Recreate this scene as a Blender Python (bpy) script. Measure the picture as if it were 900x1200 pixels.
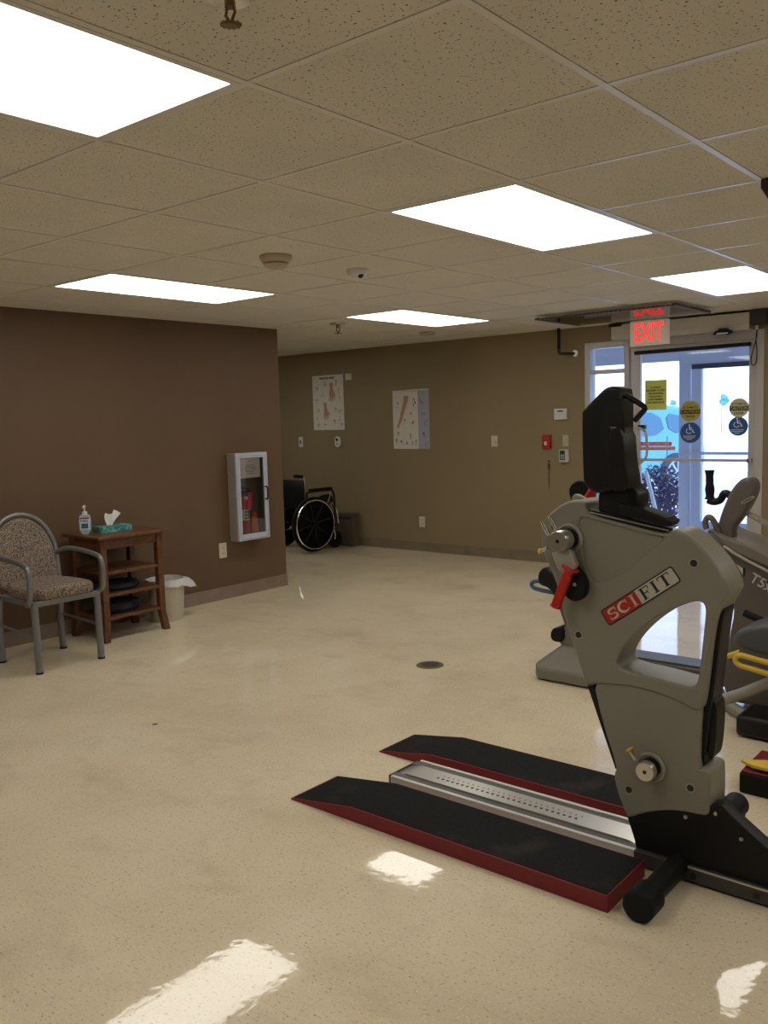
import bpy, bmesh, math, random
from mathutils import Vector, Matrix, noise
random.seed(7)
PI = math.pi
sc = bpy.context.scene
for o in list(bpy.data.objects): bpy.data.objects.remove(o)

# ------------------------------------------------------------------ camera
FPX, YAW, PITCH, ROLL, CAMZ = 1034.04, -0.6950025, -0.1044909, -0.0276534, 1.43
_f = Vector((math.sin(YAW)*math.cos(PITCH), math.cos(YAW)*math.cos(PITCH), math.sin(PITCH)))
_r0 = Vector((math.cos(YAW), -math.sin(YAW), 0)); _u0 = _r0.cross(_f)
_r = _r0*math.cos(ROLL) + _u0*math.sin(ROLL); _u = -_r0*math.sin(ROLL) + _u0*math.cos(ROLL)
cd = bpy.data.cameras.new('camera'); cam = bpy.data.objects.new('camera', cd); sc.collection.objects.link(cam)
cd.sensor_fit = 'VERTICAL'; cd.sensor_height = 36.0; cd.lens = FPX/1200*36.0; cd.clip_start = .02; cd.clip_end = 400
M = Matrix((( _r.x, _u.x, -_f.x, 0), (_r.y, _u.y, -_f.y, 0), (_r.z, _u.z, -_f.z, CAMZ), (0, 0, 0, 1)))
cam.matrix_world = M
sc.camera = cam
def at(x, y, ax, val):
    d = _r*((x-450)/FPX) - _u*((y-600)/FPX) + _f
    o = (0, 0, CAMZ)[ax]
    return d*((val-o)/d[ax]) + Vector((0, 0, CAMZ))
def atp(x, y, dist):
    return (_r*((x-450)/FPX) - _u*((y-600)/FPX) + _f)*dist + Vector((0, 0, CAMZ))

# ------------------------------------------------------------------ world, exposure
sc.view_settings.view_transform = 'Standard'; sc.view_settings.look = 'None'
sc.view_settings.gamma = 1.0; sc.view_settings.use_curve_mapping = False
sc.view_settings.exposure = 0.0
SKY = 3.8; PANEL = 6.1
w = bpy.data.worlds.new('overcast_sky'); sc.world = w; w.use_nodes = True
nt = w.node_tree; bg = nt.nodes['Background']
tc = nt.nodes.new('ShaderNodeTexCoord'); mp = nt.nodes.new('ShaderNodeMapping'); mp.inputs['Scale'].default_value = (1, 1, 3)
nz = nt.nodes.new('ShaderNodeTexNoise'); nz.inputs['Scale'].default_value = 2.0
cr = nt.nodes.new('ShaderNodeValToRGB'); cr.color_ramp.elements[0].color = (.44, .60, 1.0, 1); cr.color_ramp.elements[1].color = (.60, .74, 1.0, 1)
nt.links.new(tc.outputs['Generated'], mp.inputs[0]); nt.links.new(mp.outputs[0], nz.inputs[0]); nt.links.new(nz.outputs[0], cr.inputs[0]); nt.links.new(cr.outputs[0], bg.inputs[0])
bg.inputs[1].default_value = SKY
sc.cycles.use_denoising = True
sc.cycles.max_bounces = 10; sc.cycles.diffuse_bounces = 6; sc.cycles.glossy_bounces = 5; sc.cycles.transparent_max_bounces = 12
sc.cycles.sample_clamp_indirect = 6.0

# ------------------------------------------------------------------ materials
def principled(name, col, rough=.5, metal=0., spec=.5, emit=None, es=0, coat=0):
    m = bpy.data.materials.new(name); m.use_nodes = True; b = m.node_tree.nodes['Principled BSDF']
    b.inputs['Base Color'].default_value = (*col, 1); b.inputs['Roughness'].default_value = rough; b.inputs['Metallic'].default_value = metal
    b.inputs['Specular IOR Level'].default_value = spec
    if coat: b.inputs['Coat Weight'].default_value = coat; b.inputs['Coat Roughness'].default_value = .15
    if emit: b.inputs['Emission Color'].default_value = (*emit, 1); b.inputs['Emission Strength'].default_value = es
    return m
def N(m, t, **k):
    n = m.node_tree.nodes.new(t)
    for a, v in k.items():
        if a.startswith('i_'): n.inputs[a[2:].replace('_', ' ')].default_value = v
        else: setattr(n, a, v)
    return n
def L(m, a, b): m.node_tree.links.new(a, b)
def ramp(m, src, stops):
    r = N(m, 'ShaderNodeValToRGB'); e = r.color_ramp.elements
    while len(e) < len(stops): e.new(.5)
    for i, (p, c) in enumerate(stops): e[i].position = p; e[i].color = (*c, 1)
    L(m, src, r.inputs[0]); return r.outputs[0]
def coords(m, scale=(1, 1, 1), kind='Object'):
    t = N(m, 'ShaderNodeTexCoord'); p = N(m, 'ShaderNodeMapping'); p.inputs['Scale'].default_value = scale
    L(m, t.outputs[kind], p.inputs[0]); return p.outputs[0]
def B(m): return m.node_tree.nodes['Principled BSDF']
def mixc(m, fac, a, b, mode='MIX'):
    x = N(m, 'ShaderNodeMix', data_type='RGBA', blend_type=mode)
    for s, v in ((x.inputs[0], fac), (x.inputs[6], a), (x.inputs[7], b)):
        if hasattr(v, 'is_linked') or hasattr(v, 'links'): L(m, v, s)
        elif isinstance(v, tuple): s.default_value = (*v, 1)
        else: s.default_value = v
    return x.outputs[2]
def mottled(name, col, rough=.5, amt=.12, scale=8, bump=0, bscale=200, **k):
    m = principled(name, col, rough, **k); c = coords(m)
    n = N(m, 'ShaderNodeTexNoise', i_Scale=scale, i_Detail=4.); L(m, c, n.inputs[0])
    L(m, ramp(m, n.outputs[0], [(.3, tuple(x*(1-amt) for x in col)), (.7, tuple(min(1, x*(1+amt)) for x in col))]), B(m).inputs['Base Color'])
    if bump:
        n2 = N(m, 'ShaderNodeTexNoise', i_Scale=bscale, i_Detail=2.); L(m, c, n2.inputs[0])
        bp = N(m, 'ShaderNodeBump', i_Strength=bump, i_Distance=.002); L(m, n2.outputs[0], bp.inputs['Height']); L(m, bp.outputs[0], B(m).inputs['Normal'])
    return m

# floor: waxed vinyl composition tile
def floor_mat():
    m = principled('waxed_vinyl_tile', (.5, .45, .35), .12); c = coords(m)
    n1 = N(m, 'ShaderNodeTexNoise', i_Scale=1.3, i_Detail=5., i_Roughness=.6); L(m, c, n1.inputs[0])
    base = ramp(m, n1.outputs[0], [(.3, (.63, .535, .385)), (.5, (.73, .63, .46)), (.72, (.79, .70, .53))])
    # chips stretched along the tile grain
    mp1 = coords(m, (75, 160, 1)); v = N(m, 'ShaderNodeTexNoise', i_Scale=1., i_Detail=2.); L(m, mp1, v.inputs[0])
    mp2 = coords(m, (170, 80, 1)); v2 = N(m, 'ShaderNodeTexNoise', i_Scale=1., i_Detail=2.); L(m, mp2, v2.inputs[0])
    dk = ramp(m, v.outputs[0], [(.60, (0, 0, 0)), (.72, (1, 1, 1))])
    lt = ramp(m, v2.outputs[0], [(.58, (0, 0, 0)), (.72, (1, 1, 1))])
    k1 = mixc(m, dk, base, (.42, .34, .235)); 
    mul = N(m, 'ShaderNodeMath', operation='MULTIPLY'); mul.inputs[1].default_value = .6; L(m, lt, mul.inputs[0])
    k2 = mixc(m, mul.outputs[0], k1, (.85, .77, .61))
    # worn, dull patches
    n3 = N(m, 'ShaderNodeTexNoise', i_Scale=2.6, i_Detail=6., i_Roughness=.65); L(m, coords(m, (1, 1.5, 1)), n3.inputs[0])
    wear = ramp(m, n3.outputs[0], [(.54, (0, 0, 0)), (.72, (1, 1, 1))])
    mw = N(m, 'ShaderNodeMath', operation='MULTIPLY'); mw.inputs[1].default_value = .42; L(m, wear, mw.inputs[0])
    k3 = mixc(m, mw.outputs[0], k2, (.48, .385, .265))
    # 12 inch tile seams
    br = N(m, 'ShaderNodeTexBrick', offset=0., squash=1.); br.inputs['Scale'].default_value = 1.; br.inputs['Mortar Size'].default_value = .0011
    br.inputs['Brick Width'].default_value = .3048; br.inputs['Row Height'].default_value = .3048; br.inputs['Mortar Smooth'].default_value = .3
    L(m, c, br.inputs[0])
    ms = N(m, 'ShaderNodeMath', operation='MULTIPLY'); ms.inputs[1].default_value = .16; L(m, br.outputs['Fac'], ms.inputs[0])
    k4 = mixc(m, ms.outputs[0], k3, (.24, .18, .12)); L(m, k4, B(m).inputs['Base Color'])
    rr = ramp(m, n3.outputs[0], [(.35, (.03,)*3), (.8, (.07,)*3)]); L(m, rr, B(m).inputs['Roughness'])
    nb = N(m, 'ShaderNodeTexNoise', i_Scale=34., i_Detail=1.6, i_Roughness=.5); L(m, c, nb.inputs[0])
    bp = N(m, 'ShaderNodeBump', i_Strength=.2, i_Distance=.0011); L(m, nb.outputs[0], bp.inputs['Height']); L(m, bp.outputs[0], B(m).inputs['Normal'])
    return m
def ceiling_mat():
    m = principled('pitted_acoustic_tile', (.62, .58, .5), .95, spec=.1); c = coords(m)
    n = N(m, 'ShaderNodeTexNoise', i_Scale=120., i_Detail=1.); L(m, c, n.inputs[0])
    v = N(m, 'ShaderNodeTexNoise', i_Scale=2., i_Detail=2.); L(m, c, v.inputs[0])
    b = ramp(m, v.outputs[0], [(.3, (.665, .64, .575)), (.7, (.72, .69, .62))])
    pit = ramp(m, n.outputs[0], [(.66, (0, 0, 0)), (.70, (1, 1, 1))])
    L(m, mixc(m, pit, b, (.13, .11, .09)), B(m).inputs['Base Color'])
    bp = N(m, 'ShaderNodeBump', i_Strength=.5, i_Distance=.004, invert=True); L(m, pit, bp.inputs['Height']); L(m, bp.outputs[0], B(m).inputs['Normal'])
    return m
def wall_mat(name, col):
    return mottled(name, col, .55, .05, 1.5, bump=.25, bscale=260, spec=.35)
def fabric_mat():
    m = principled('speckled_upholstery', (.3, .25, .2), .9, spec=.2); c = coords(m)
    n = N(m, 'ShaderNodeTexNoise', i_Scale=110., i_Detail=2.); L(m, c, n.inputs[0])
    L(m, ramp(m, n.outputs[0], [(.40, (.09, .07, .07)), (.46, (.19, .15, .12)), (.54, (.25, .20, .155)), (.62, (.31, .25, .20))]), B(m).inputs['Base Color'])
    return m
def wood_mat(name, dark, light):
    m = principled(name, dark, .38); c = coords(m, (3, 30, 30))
    n = N(m, 'ShaderNodeTexNoise', i_Scale=1.2, i_Detail=5.); L(m, c, n.inputs[0])
    L(m, ramp(m, n.outputs[0], [(.35, dark), (.65, light)]), B(m).inputs['Base Color']); return m
def tread_mat():
    m = principled('black_grip_tread', (.018, .018, .018), .85, spec=.12); c = coords(m)
    n = N(m, 'ShaderNodeTexNoise', i_Scale=420., i_Detail=2.); L(m, c, n.inputs[0])
    n2 = N(m, 'ShaderNodeTexNoise', i_Scale=5., i_Detail=4.); L(m, c, n2.inputs[0])
    a = ramp(m, n.outputs[0], [(.45, (.009, .009, .010)), (.7, (.03, .029, .027))])
    d = ramp(m, n2.outputs[0], [(.6, (0, 0, 0)), (.8, (.25, .25, .25))])
    L(m, mixc(m, d, a, (.10, .09, .075)), B(m).inputs['Base Color'])
    bp = N(m, 'ShaderNodeBump', i_Strength=.6, i_Distance=.001); L(m, n.outputs[0], bp.inputs['Height']); L(m, bp.outputs[0], B(m).inputs['Normal'])
    return m
def emis(name, col, s):
    m = bpy.data.materials.new(name); m.use_nodes = True; n = m.node_tree; n.nodes.clear()
    e = n.nodes.new('ShaderNodeEmission'); e.inputs[0].default_value = (*col, 1); e.inputs[1].default_value = s
    o = n.nodes.new('ShaderNodeOutputMaterial'); n.links.new(e.outputs[0], o.inputs[0]); return m
def glass_mat(name, tint=(.96, .98, 1.0), refl=.9):
    m = bpy.data.materials.new(name); m.use_nodes = True; n = m.node_tree; n.nodes.clear()
    t = n.nodes.new('ShaderNodeBsdfTransparent'); t.inputs[0].default_value = (*tint, 1)
    g = n.nodes.new('ShaderNodeBsdfGlossy'); g.inputs['Roughness'].default_value = .02
    fr = n.nodes.new('ShaderNodeFresnel'); fr.inputs[0].default_value = 1.45
    mx = n.nodes.new('ShaderNodeMixShader'); o = n.nodes.new('ShaderNodeOutputMaterial')
    n.links.new(fr.outputs[0], mx.inputs[0]); n.links.new(t.outputs[0], mx.inputs[1]); n.links.new(g.outputs[0], mx.inputs[2]); n.links.new(mx.outputs[0], o.inputs[0])
    return m
MT = dict(
    floor=floor_mat(), ceil=ceiling_mat(),
    grid=principled('white_painted_grid_bar', (.72, .69, .66), .32),
    slot=principled('dark_gap', (.02, .018, .015), .9),
    brown=wall_mat('brown_wall_paint', (.134, .081, .046)), tan=wall_mat('olive_tan_wall_paint', (.262, .203, .120)),
    cove_brown=mottled('mauve_brown_vinyl_base', (.24, .175, .125), .5), cove_tan=mottled('tan_vinyl_base', (.20, .15, .095), .5),
    panel=emis('lit_diffuser', (1.0, .955, .86), PANEL),
    alu=principled('anodised_aluminium', (.52, .50, .50), .42, .35), alu_light=principled('clear_aluminium', (.62, .60, .58), .4, .3),
    glass=glass_mat('door_glass'), case_glass=glass_mat('case_glass', (.98, .98, .98)),
    opbox=principled('operator_cover_grey', (.58, .54, .50), .45),
    black=principled('black_plastic', (.009, .009, .010), .40, spec=.3), softblack=principled('soft_black_rubber', (.008, .008, .009), .6, spec=.22),
    blackmet=principled('black_powder_coat', (.010, .010, .010), .45, spec=.28),
    putty=mottled('putty_grey_shell', (.235, .225, .184), .42, .03, 3, bump=.12, bscale=500), putty2=mottled('putty_grey_arm', (.33, .315, .265), .4, .03, 3),
    steel=principled('brushed_steel', (.62, .60, .56), .3, 1.), chrome=principled('chrome', (.8, .8, .8), .12, 1.),
    railalu=principled('rail_aluminium', (.60, .59, .56), .33, .75), beamgrey=principled('dark_beam_paint', (.045, .042, .040), .42), railside=principled('light_ribbed_aluminium', (.62, .61, .58), .4, .2), raildark=principled('dark_grey_rail', (.10, .095, .09), .45, .3),
    yellow=principled('yellow_plastic', (.72, .50, .06), .4), red=principled('red_grip', (.52, .012, .012), .38),
    maroon=principled('dark_red_edge', (.19, .008, .016), .5), tread=tread_mat(),
    logored=principled('logo_red', (.42, .02, .02), .4), logowhite=principled('logo_ivory', (.50, .48, .42), .4), ink=principled('black_ink', (.012, .012, .012), .5),
    white=principled('white_plastic', (.68, .68, .68), .4), offwhite=principled('ivory_plastic', (.62, .57, .44), .4), beige=principled('beige_detector_plastic', (.46, .40, .29), .5),
    chairgrey=principled('silver_grey_enamel', (.23, .235, .245), .35, .5), fabric=fabric_mat(),
    wood=wood_mat('reddish_brown_wood', (.095, .036, .014), (.165, .066, .026)),
    navy=principled('navy_cloth', (.012, .015, .03), .85), can=principled('cream_plastic', (.56, .51, .40), .45), bag=principled('thin_white_liner', (.68, .68, .70), .35),
    teal=None, tissue=principled('white_tissue', (.8, .8, .8), .9),
    gel=principled('clear_blue_gel', (.35, .50, .55), .12), label=principled('sanitizer_label_white', (.62, .68, .72), .5), purple=principled('label_blue', (.06, .09, .35), .5),
    cabinet=principled('white_enamelled_steel', (.50, .54, .66), .35), cabin=principled('cabinet_inside', (.17, .13, .10), .6), cabside=principled('cabinet_side', (.40, .36, .32), .4, .3),
    firered=principled('extinguisher_red', (.50, .012, .02), .3), pink=principled('neon_pink_tag', (.95, .10, .22), .5), orange=principled('orange_plastic', (.70, .13, .02), .5),
    paper=principled('white_paper', (.66, .64, .58), .8), card=principled('card_paper', (.85, .83, .78), .8), blueish=principled('pale_blue_paper', (.36, .38, .46), .8), flesh=principled('anatomical_pink', (.44, .25, .20), .8), greyink=principled('grey_print', (.26, .23, .22), .8),
    darkred=principled('dark_red_print', (.30, .06, .05), .8),
    postit=principled('yellow_green_paper', (.66, .72, .16), .8), tape=principled('red_warning_tape', (.75, .07, .12), .5), tapegrey=principled('tape_grey', (.45, .45, .50), .5),
    stickyel=principled('sticker_yellow', (.46, .38, .06), .5), stickpale=principled('sticker_pale_yellow', (.58, .58, .34), .5), stickblue=principled('sticker_blue', (.015, .09, .32), .5), stickwhite=principled('sticker_white', (.8, .8, .85), .5),
    exitface=principled('exit_face_ivory', (.70, .64, .54), .5, emit=(1., .85, .68), es=.10), exitred=emis('lit_exit_red', (1.0, .055, .05), 1.25),
    firealarm=principled('fire_alarm_red', (.45, .015, .02), .35), cable=principled('black_cable', (.015, .015, .015), .6), darkbox=principled('dark_brown_housing', (.045, .035, .03), .6),
    acrylic=None, perf=None,
    shell=mottled('grey_brown_shell', (.17, .15, .125), .42, .03, 3), shell_light=principled('light_grey_shell', (.40, .37, .32), .35), shell_dark=principled('dark_taupe_shell', (.115, .10, .085), .45), footgrey=mottled('warm_grey_foot', (.20, .185, .15), .5, .05, 4),
    blue=principled('blue_plastic', (.05, .12, .20), .35), seatgrey=mottled('charcoal_vinyl', (.085, .09, .10), .5, .05, 20), tube=principled('grey_frame_tube', (.30, .28, .25), .4, .2),
    cardboard=mottled('brown_box', (.11, .08, .055), .8, .08, 10), brass=principled('old_brass', (.20, .13, .05), .4, .7),
    concrete=mottled('snowy_concrete', (.80, .82, .85), .9, .05, .5), vest=principled('vestibule_white', (.80, .80, .82), .7), bframe=principled('blue_grey_door_frame', (.42, .44, .52), .5), bframe_dark=principled('dark_bronze_rail', (.03, .035, .06), .5),
    carpaint=principled('teal_car_paint', (.06, .30, .36), .25, coat=1.), carglass=principled('car_glass', (.05, .15, .22), .1), tyre=principled('tyre', (.05, .05, .06), .8), rim=principled('alloy_rim', (.35, .42, .45), .3, .4),
    bush=mottled('purple_brown_twigs', (.10, .085, .15), .9, .3, 20), stake=principled('pale_stake', (.45, .50, .50), .7), treegreen=mottled('distant_green', (.12, .35, .32), .9, .3, 5),
)
def tealmat():
    m = principled('teal_print_carton', (.05, .3, .3), .5); c = coords(m)
    n = N(m, 'ShaderNodeTexNoise', i_Scale=45., i_Detail=4.); L(m, c, n.inputs[0])
    g = N(m, 'ShaderNodeTexGradient'); 
    L(m, ramp(m, n.outputs[0], [(.38, (.02, .17, .19)), (.55, (.10, .36, .36)), (.68, (.45, .62, .56))]), B(m).inputs['Base Color']); return m
MT['teal'] = tealmat()
def acryl():
    m = bpy.data.materials.new('hazy_clear_acrylic'); m.use_nodes = True; n = m.node_tree; n.nodes.clear()
    t = n.nodes.new('ShaderNodeBsdfTransparent'); t.inputs[0].default_value = (.82, .80, .78, 1)
    g = n.nodes.new('ShaderNodeBsdfGlossy'); g.inputs['Roughness'].default_value = .035
    fr = n.nodes.new('ShaderNodeFresnel'); fr.inputs[0].default_value = 1.5
    mx = n.nodes.new('ShaderNodeMixShader'); o = n.nodes.new('ShaderNodeOutputMaterial')
    n.links.new(fr.outputs[0], mx.inputs[0]); n.links.new(t.outputs[0], mx.inputs[1]); n.links.new(g.outputs[0], mx.inputs[2]); n.links.new(mx.outputs[0], o.inputs[0]); return m
MT['acrylic'] = acryl()
def perf():
    m = principled('perforated_dark_strip', (.05, .04, .035), .6); c = coords(m)
    ch = N(m, 'ShaderNodeTexChecker', i_Scale=55.); L(m, c, ch.inputs[0]); ch.inputs[1].default_value = (.03, .025, .02, 1); ch.inputs[2].default_value = (.16, .135, .11, 1)
    L(m, ch.outputs[0], B(m).inputs['Base Color']); return m
MT['perf'] = perf()

# ------------------------------------------------------------------ helpers
WM = {}
def link(o): sc.collection.objects.link(o)
def tag(o, label=None, cat=None, group=None, kind=None, category=None):
    cat = cat or category
    if label: o['label'] = label
    if cat: o['category'] = cat
    if group: o['group'] = group
    if kind: o['kind'] = kind
    return o
def thing(name, label, cat, loc, rz=0, group=None):
    o = bpy.data.objects.new(name, None); link(o); o.empty_display_size = .05
    o.location = loc; o.rotation_euler = (0, 0, rz)
    WM[o.name] = Matrix.Translation(Vector(loc)) @ Matrix.Rotation(rz, 4, 'Z')
    return tag(o, label, cat, group)
class MB:
    def __init__(s): s.b = bmesh.new()
    def _x(s, vs, m):
        bmesh.ops.transform(s.b, matrix=m, verts=vs)
    def box(s, x0, x1, y0, y1, z0, z1, rot=None, pivot=None):
        r = bmesh.ops.create_cube(s.b, size=1)['verts']
        s._x(r, Matrix.Translation(((x0+x1)/2, (y0+y1)/2, (z0+z1)/2)) @ Matrix.Diagonal((abs(x1-x0), abs(y1-y0), abs(z1-z0), 1)))
        if rot is not None:
            p = Vector(pivot) if pivot else Vector(((x0+x1)/2, (y0+y1)/2, (z0+z1)/2))
            s._x(r, Matrix.Translation(p) @ rot.to_4x4() @ Matrix.Translation(-p))
        return s
    def cyl(s, p0, p1, r0, r1=None, n=24, sx=1., cap=True):
        p0, p1 = Vector(p0), Vector(p1); d = p1-p0; r1 = r0 if r1 is None else r1
        v = bmesh.ops.create_cone(s.b, cap_ends=cap, cap_tris=False, segments=n, radius1=r0, radius2=r1, depth=d.length)['verts']
        q = d.to_track_quat('Z', 'Y').to_matrix().to_4x4()
        s._x(v, Matrix.Translation((p0+p1)/2) @ q @ Matrix.Diagonal((sx, 1, 1, 1))); return s
    def ball(s, c, r, sc_=(1, 1, 1), n=20, rot=None):
        v = bmesh.ops.create_uvsphere(s.b, u_segments=n, v_segments=n//2+2, radius=r)['verts']
        m = Matrix.Translation(Vector(c))
        if rot is not None: m = m @ rot.to_4x4()
        s._x(v, m @ Matrix.Diagonal((*sc_, 1))); return s
    def tube(s, pts, r, n=10, closed=False, cap=True, flat=1.):
        pts = [Vector(p) for p in pts]; rings = []; N_ = len(pts); prev = None
        rr = r if isinstance(r, (list, tuple)) else [r]*N_
        for i, p in enumerate(pts):
            a = pts[(i-1) % N_] if (closed or i > 0) else p; c = pts[(i+1) % N_] if (closed or i < N_-1) else p
            t = (c-a).normalized()
            if prev is None:
                u = t.cross(Vector((0, 0, 1)));  u = t.cross(Vector((1, 0, 0))) if u.length < .05 else u
            else: u = prev - t*prev.dot(t)
            u.normalize(); prev = u; v = t.cross(u)
            rings.append([s.b.verts.new(p + u*(rr[i]*math.cos(2*PI*k/n)) + v*(rr[i]*flat*math.sin(2*PI*k/n))) for k in range(n)])
        for i in range(N_ if closed else N_-1):
            a, c = rings[i], rings[(i+1) % N_]
            for k in range(n): s.b.faces.new((a[k], a[(k+1) % n], c[(k+1) % n], c[k]))
        if cap and not closed: s.b.faces.new(rings[0][::-1]); s.b.faces.new(rings[-1])
        return s
    def lathe(s, prof, c, n=28, axis='Z'):
        c = Vector(c); rings = []
        for r, h in prof:
            ring = []
            for k in range(n):
                a = 2*PI*k/n; x, y = r*math.cos(a), r*math.sin(a)
                v = Vector((x, y, h)) if axis == 'Z' else Vector((x, -h, y)) if axis == 'Y' else Vector((h, x, y))
                ring.append(s.b.verts.new(c+v))
            rings.append(ring)
        for a, d in zip(rings, rings[1:]):
            for k in range(n): s.b.faces.new((a[k], a[(k+1) % n], d[(k+1) % n], d[k]))
        if prof[0][0] > 1e-5: s.b.faces.new(rings[0][::-1])
        if prof[-1][0] > 1e-5: s.b.faces.new(rings[-1])
        return s
    def prism(s, poly, y0, y1, axis=1):
        def P(a, b, t): return (a, t, b) if axis == 1 else (t, a, b) if axis == 0 else (a, b, t)
        A = [s.b.verts.new(P(a, b, y0)) for a, b in poly]; C = [s.b.verts.new(P(a, b, y1)) for a, b in poly]; n = len(poly)
        s.b.faces.new(A); s.b.faces.new(C[::-1])
        for i in range(n): s.b.faces.new((A[i], C[i], C[(i+1) % n], A[(i+1) % n]))
        return s
    def quad(s, a, b, c, d):
        s.b.faces.new([s.b.verts.new(v) for v in (a, b, c, d)]); return s
    def mesh(s, me):
        s.b.from_mesh(me); return s
    def rotate(s, m):
        s._x(s.b.verts[:], m); return s
    def build(s, name, mat, parent=None, local=False, bevel=0, segs=2, smooth=40, recalc=True, **tg):
        if recalc: bmesh.ops.recalc_face_normals(s.b, faces=s.b.faces)
        me = bpy.data.meshes.new(name); s.b.to_mesh(me); s.b.free()
        o = bpy.data.objects.new(name, me); link(o)
        if parent is not None:
            o.parent = parent; pm = WM[parent.name]
            if not local: me.transform(pm.inverted())
            WM[o.name] = pm
        else:
            cs = [v.co for v in me.vertices]
            mn = [min(c[i] for c in cs) for i in range(3)]; mx = [max(c[i] for c in cs) for i in range(3)]
            org = Vector(((mn[0]+mx[0])/2, (mn[1]+mx[1])/2, mn[2]))
            me.transform(Matrix.Translation(-org)); o.location = org; WM[o.name] = Matrix.Translation(org)
        me.materials.append(MT[mat] if isinstance(mat, str) else mat)
        if smooth:
            for p in me.polygons: p.use_smooth = True
            me.set_sharp_from_angle(angle=math.radians(smooth))
        if bevel:
            b = o.modifiers.new('bevel', 'BEVEL'); b.width = bevel; b.segments = segs; b.limit_method = 'ANGLE'; b.angle_limit = math.radians(35)
            b.harden_normals = False
        return tag(o, **tg)
def rnd(poly, it=2, closed=True):
    for _ in range(it):
        q = []; n = len(poly)
        for i in range(n if closed else n-1):
            a, b = Vector(poly[i]), Vector(poly[(i+1) % n]); q += [tuple(a*.75+b*.25), tuple(a*.25+b*.75)]
        poly = q if closed else [poly[0]]+q+[poly[-1]]
    return poly
def smooth_path(pts, k=6, closed=False):
    P = [Vector(p) for p in pts]; out = []; n = len(P)
    for i in range(n if closed else n-1):
        if closed: p0, p1, p2, p3 = P[(i-1) % n], P[i], P[(i+1) % n], P[(i+2) % n]
        else: p0, p1, p2, p3 = P[max(i-1, 0)], P[i], P[i+1], P[min(i+2, n-1)]
        for j in range(k):
            t = j/k; out.append(.5*((2*p1)+(p2-p0)*t+(2*p0-5*p1+4*p2-p3)*t*t+(3*p1-p0-3*p2+p3)*t**3))
    if not closed: out.append(P[-1])
    return out
def _curve_mesh(cu):
    o = bpy.data.objects.new('tmp', cu); link(o)
    dg = bpy.context.evaluated_depsgraph_get(); me = bpy.data.meshes.new_from_object(o.evaluated_get(dg))
    bpy.data.objects.remove(o); bpy.data.curves.remove(cu); return me
def plate(loops, y0, y1, bevel=.004, res=2):
    """slab in the XZ plane from Y=y0 (near) to y1, loops = outline and holes as (X, Z)"""
    cu = bpy.data.curves.new('tmp', 'CURVE'); cu.dimensions = '2D'; cu.fill_mode = 'BOTH'
    cu.extrude = (y1-y0)/2-bevel; cu.bevel_depth = bevel; cu.bevel_resolution = res; cu.offset = -bevel
    for lp in loops:
        sp = cu.splines.new('POLY'); sp.points.add(len(lp)-1); sp.use_cyclic_u = True
        for p, (a, b) in zip(sp.points, lp): p.co = (a, b, 0, 1)
    me = _curve_mesh(cu); me.transform(Matrix.Translation((0, (y0+y1)/2, 0)) @ Matrix.Rotation(PI/2, 4, 'X')); return me
def text_mesh(body, size, depth=.0006, align='CENTER', xs=1., weight=0.):
    cu = bpy.data.curves.new('tmp', 'FONT'); cu.body = body; cu.size = size; cu.extrude = depth; cu.align_x = align; cu.align_y = 'CENTER'; cu.offset = weight; cu.resolution_u = 3
    me = _curve_mesh(cu)
    if xs != 1.: me.transform(Matrix.Diagonal((xs, 1, 1, 1)))
    return me
FACE_MY = Matrix.Rotation(PI/2, 4, 'X')                       # readable from -Y
FACE_PX = Matrix.Rotation(PI/2, 4, 'Z') @ Matrix.Rotation(PI/2, 4, 'X')   # readable from +X
def put_text(lines, size, pos, M_, name, mat, parent, xs=1., weight=0., gap=1.25):
    mb = MB()
    for i, t in enumerate(lines):
        if not t: continue
        me = text_mesh(t, size, xs=xs, weight=weight); me.transform(Matrix.Translation(Vector(pos)) @ M_ @ Matrix.Translation((0, -(i-(len(lines)-1)/2)*size*gap, 0)))
        mb.mesh(me); bpy.data.meshes.remove(me)
    return mb.build(name, mat, parent, smooth=0, recalc=False)

# ------------------------------------------------------------------ the room
H = 2.222; T = .6096; GX, GY = -1.61077, 1.47596
WX = -5.59; WY = 7.53; RX = 2.2; FY = -2.4; LX = -9.4
MB().box(LX-.1, RX+.1, FY-.1, WY+.14, -.08, 0).build('floor', 'floor', kind='structure')
mb = MB(); cm = MB()
lights = {(6, 9), (-2, 0), (2, 0), (6, 0), (-2, 4), (2, 4), (6, 4), (-2, -4), (2, -4), (6, -4)}  # right-hand row is unseen, kept for the light it gives
lc = set((a+i, b) for a, b in lights for i in (0, 1))
for a in range(-7, 11):
    for b in range(-7, 14):
        x1 = GX - T*b; x0 = x1-T; y0 = GY+T*a; y1 = y0+T
        if (a, b) in lc or x1 < LX or x0 > RX or y1 < FY or y0 > WY: continue
        g = .0125
        xa, xb = max(x0+g, LX), min(x1-g, RX); ya, yb = max(y0+g, FY), min(y1-g, WY)
        if xb-xa > .02 and yb-ya > .02: cm.box(xa, xb, ya, yb, H+.0015, H+.014)
cm.box(LX-.1, RX+.1, FY-.1, WY+.14, H+.06, H+.12)
cm.build('ceiling', 'ceil', kind='structure')
for b in range(-7, 15):
    x = GX-T*b
    if LX < x < RX: mb.box(x-.0105, x+.0105, FY, WY, H, H+.012)
for a in range(-7, 11):
    y = GY+T*a
    if FY < y < WY:
        # cross bars stop where a fixture covers them
        for b in range(-7, 14):
            x1 = GX-T*b; x0 = x1-T
            if (a, b) in lc and (a-1, b) in lc and ((a-1, b) in lights): continue
            if x1 < LX or x0 > RX: continue
            mb.box(max(x0+.011, LX), min(x1-.011, RX), y-.0105, y+.0105, H+.0003, H+.012)
mb.build('trim_1', 'grid', kind='structure', label='white suspended ceiling grid bars')
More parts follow.
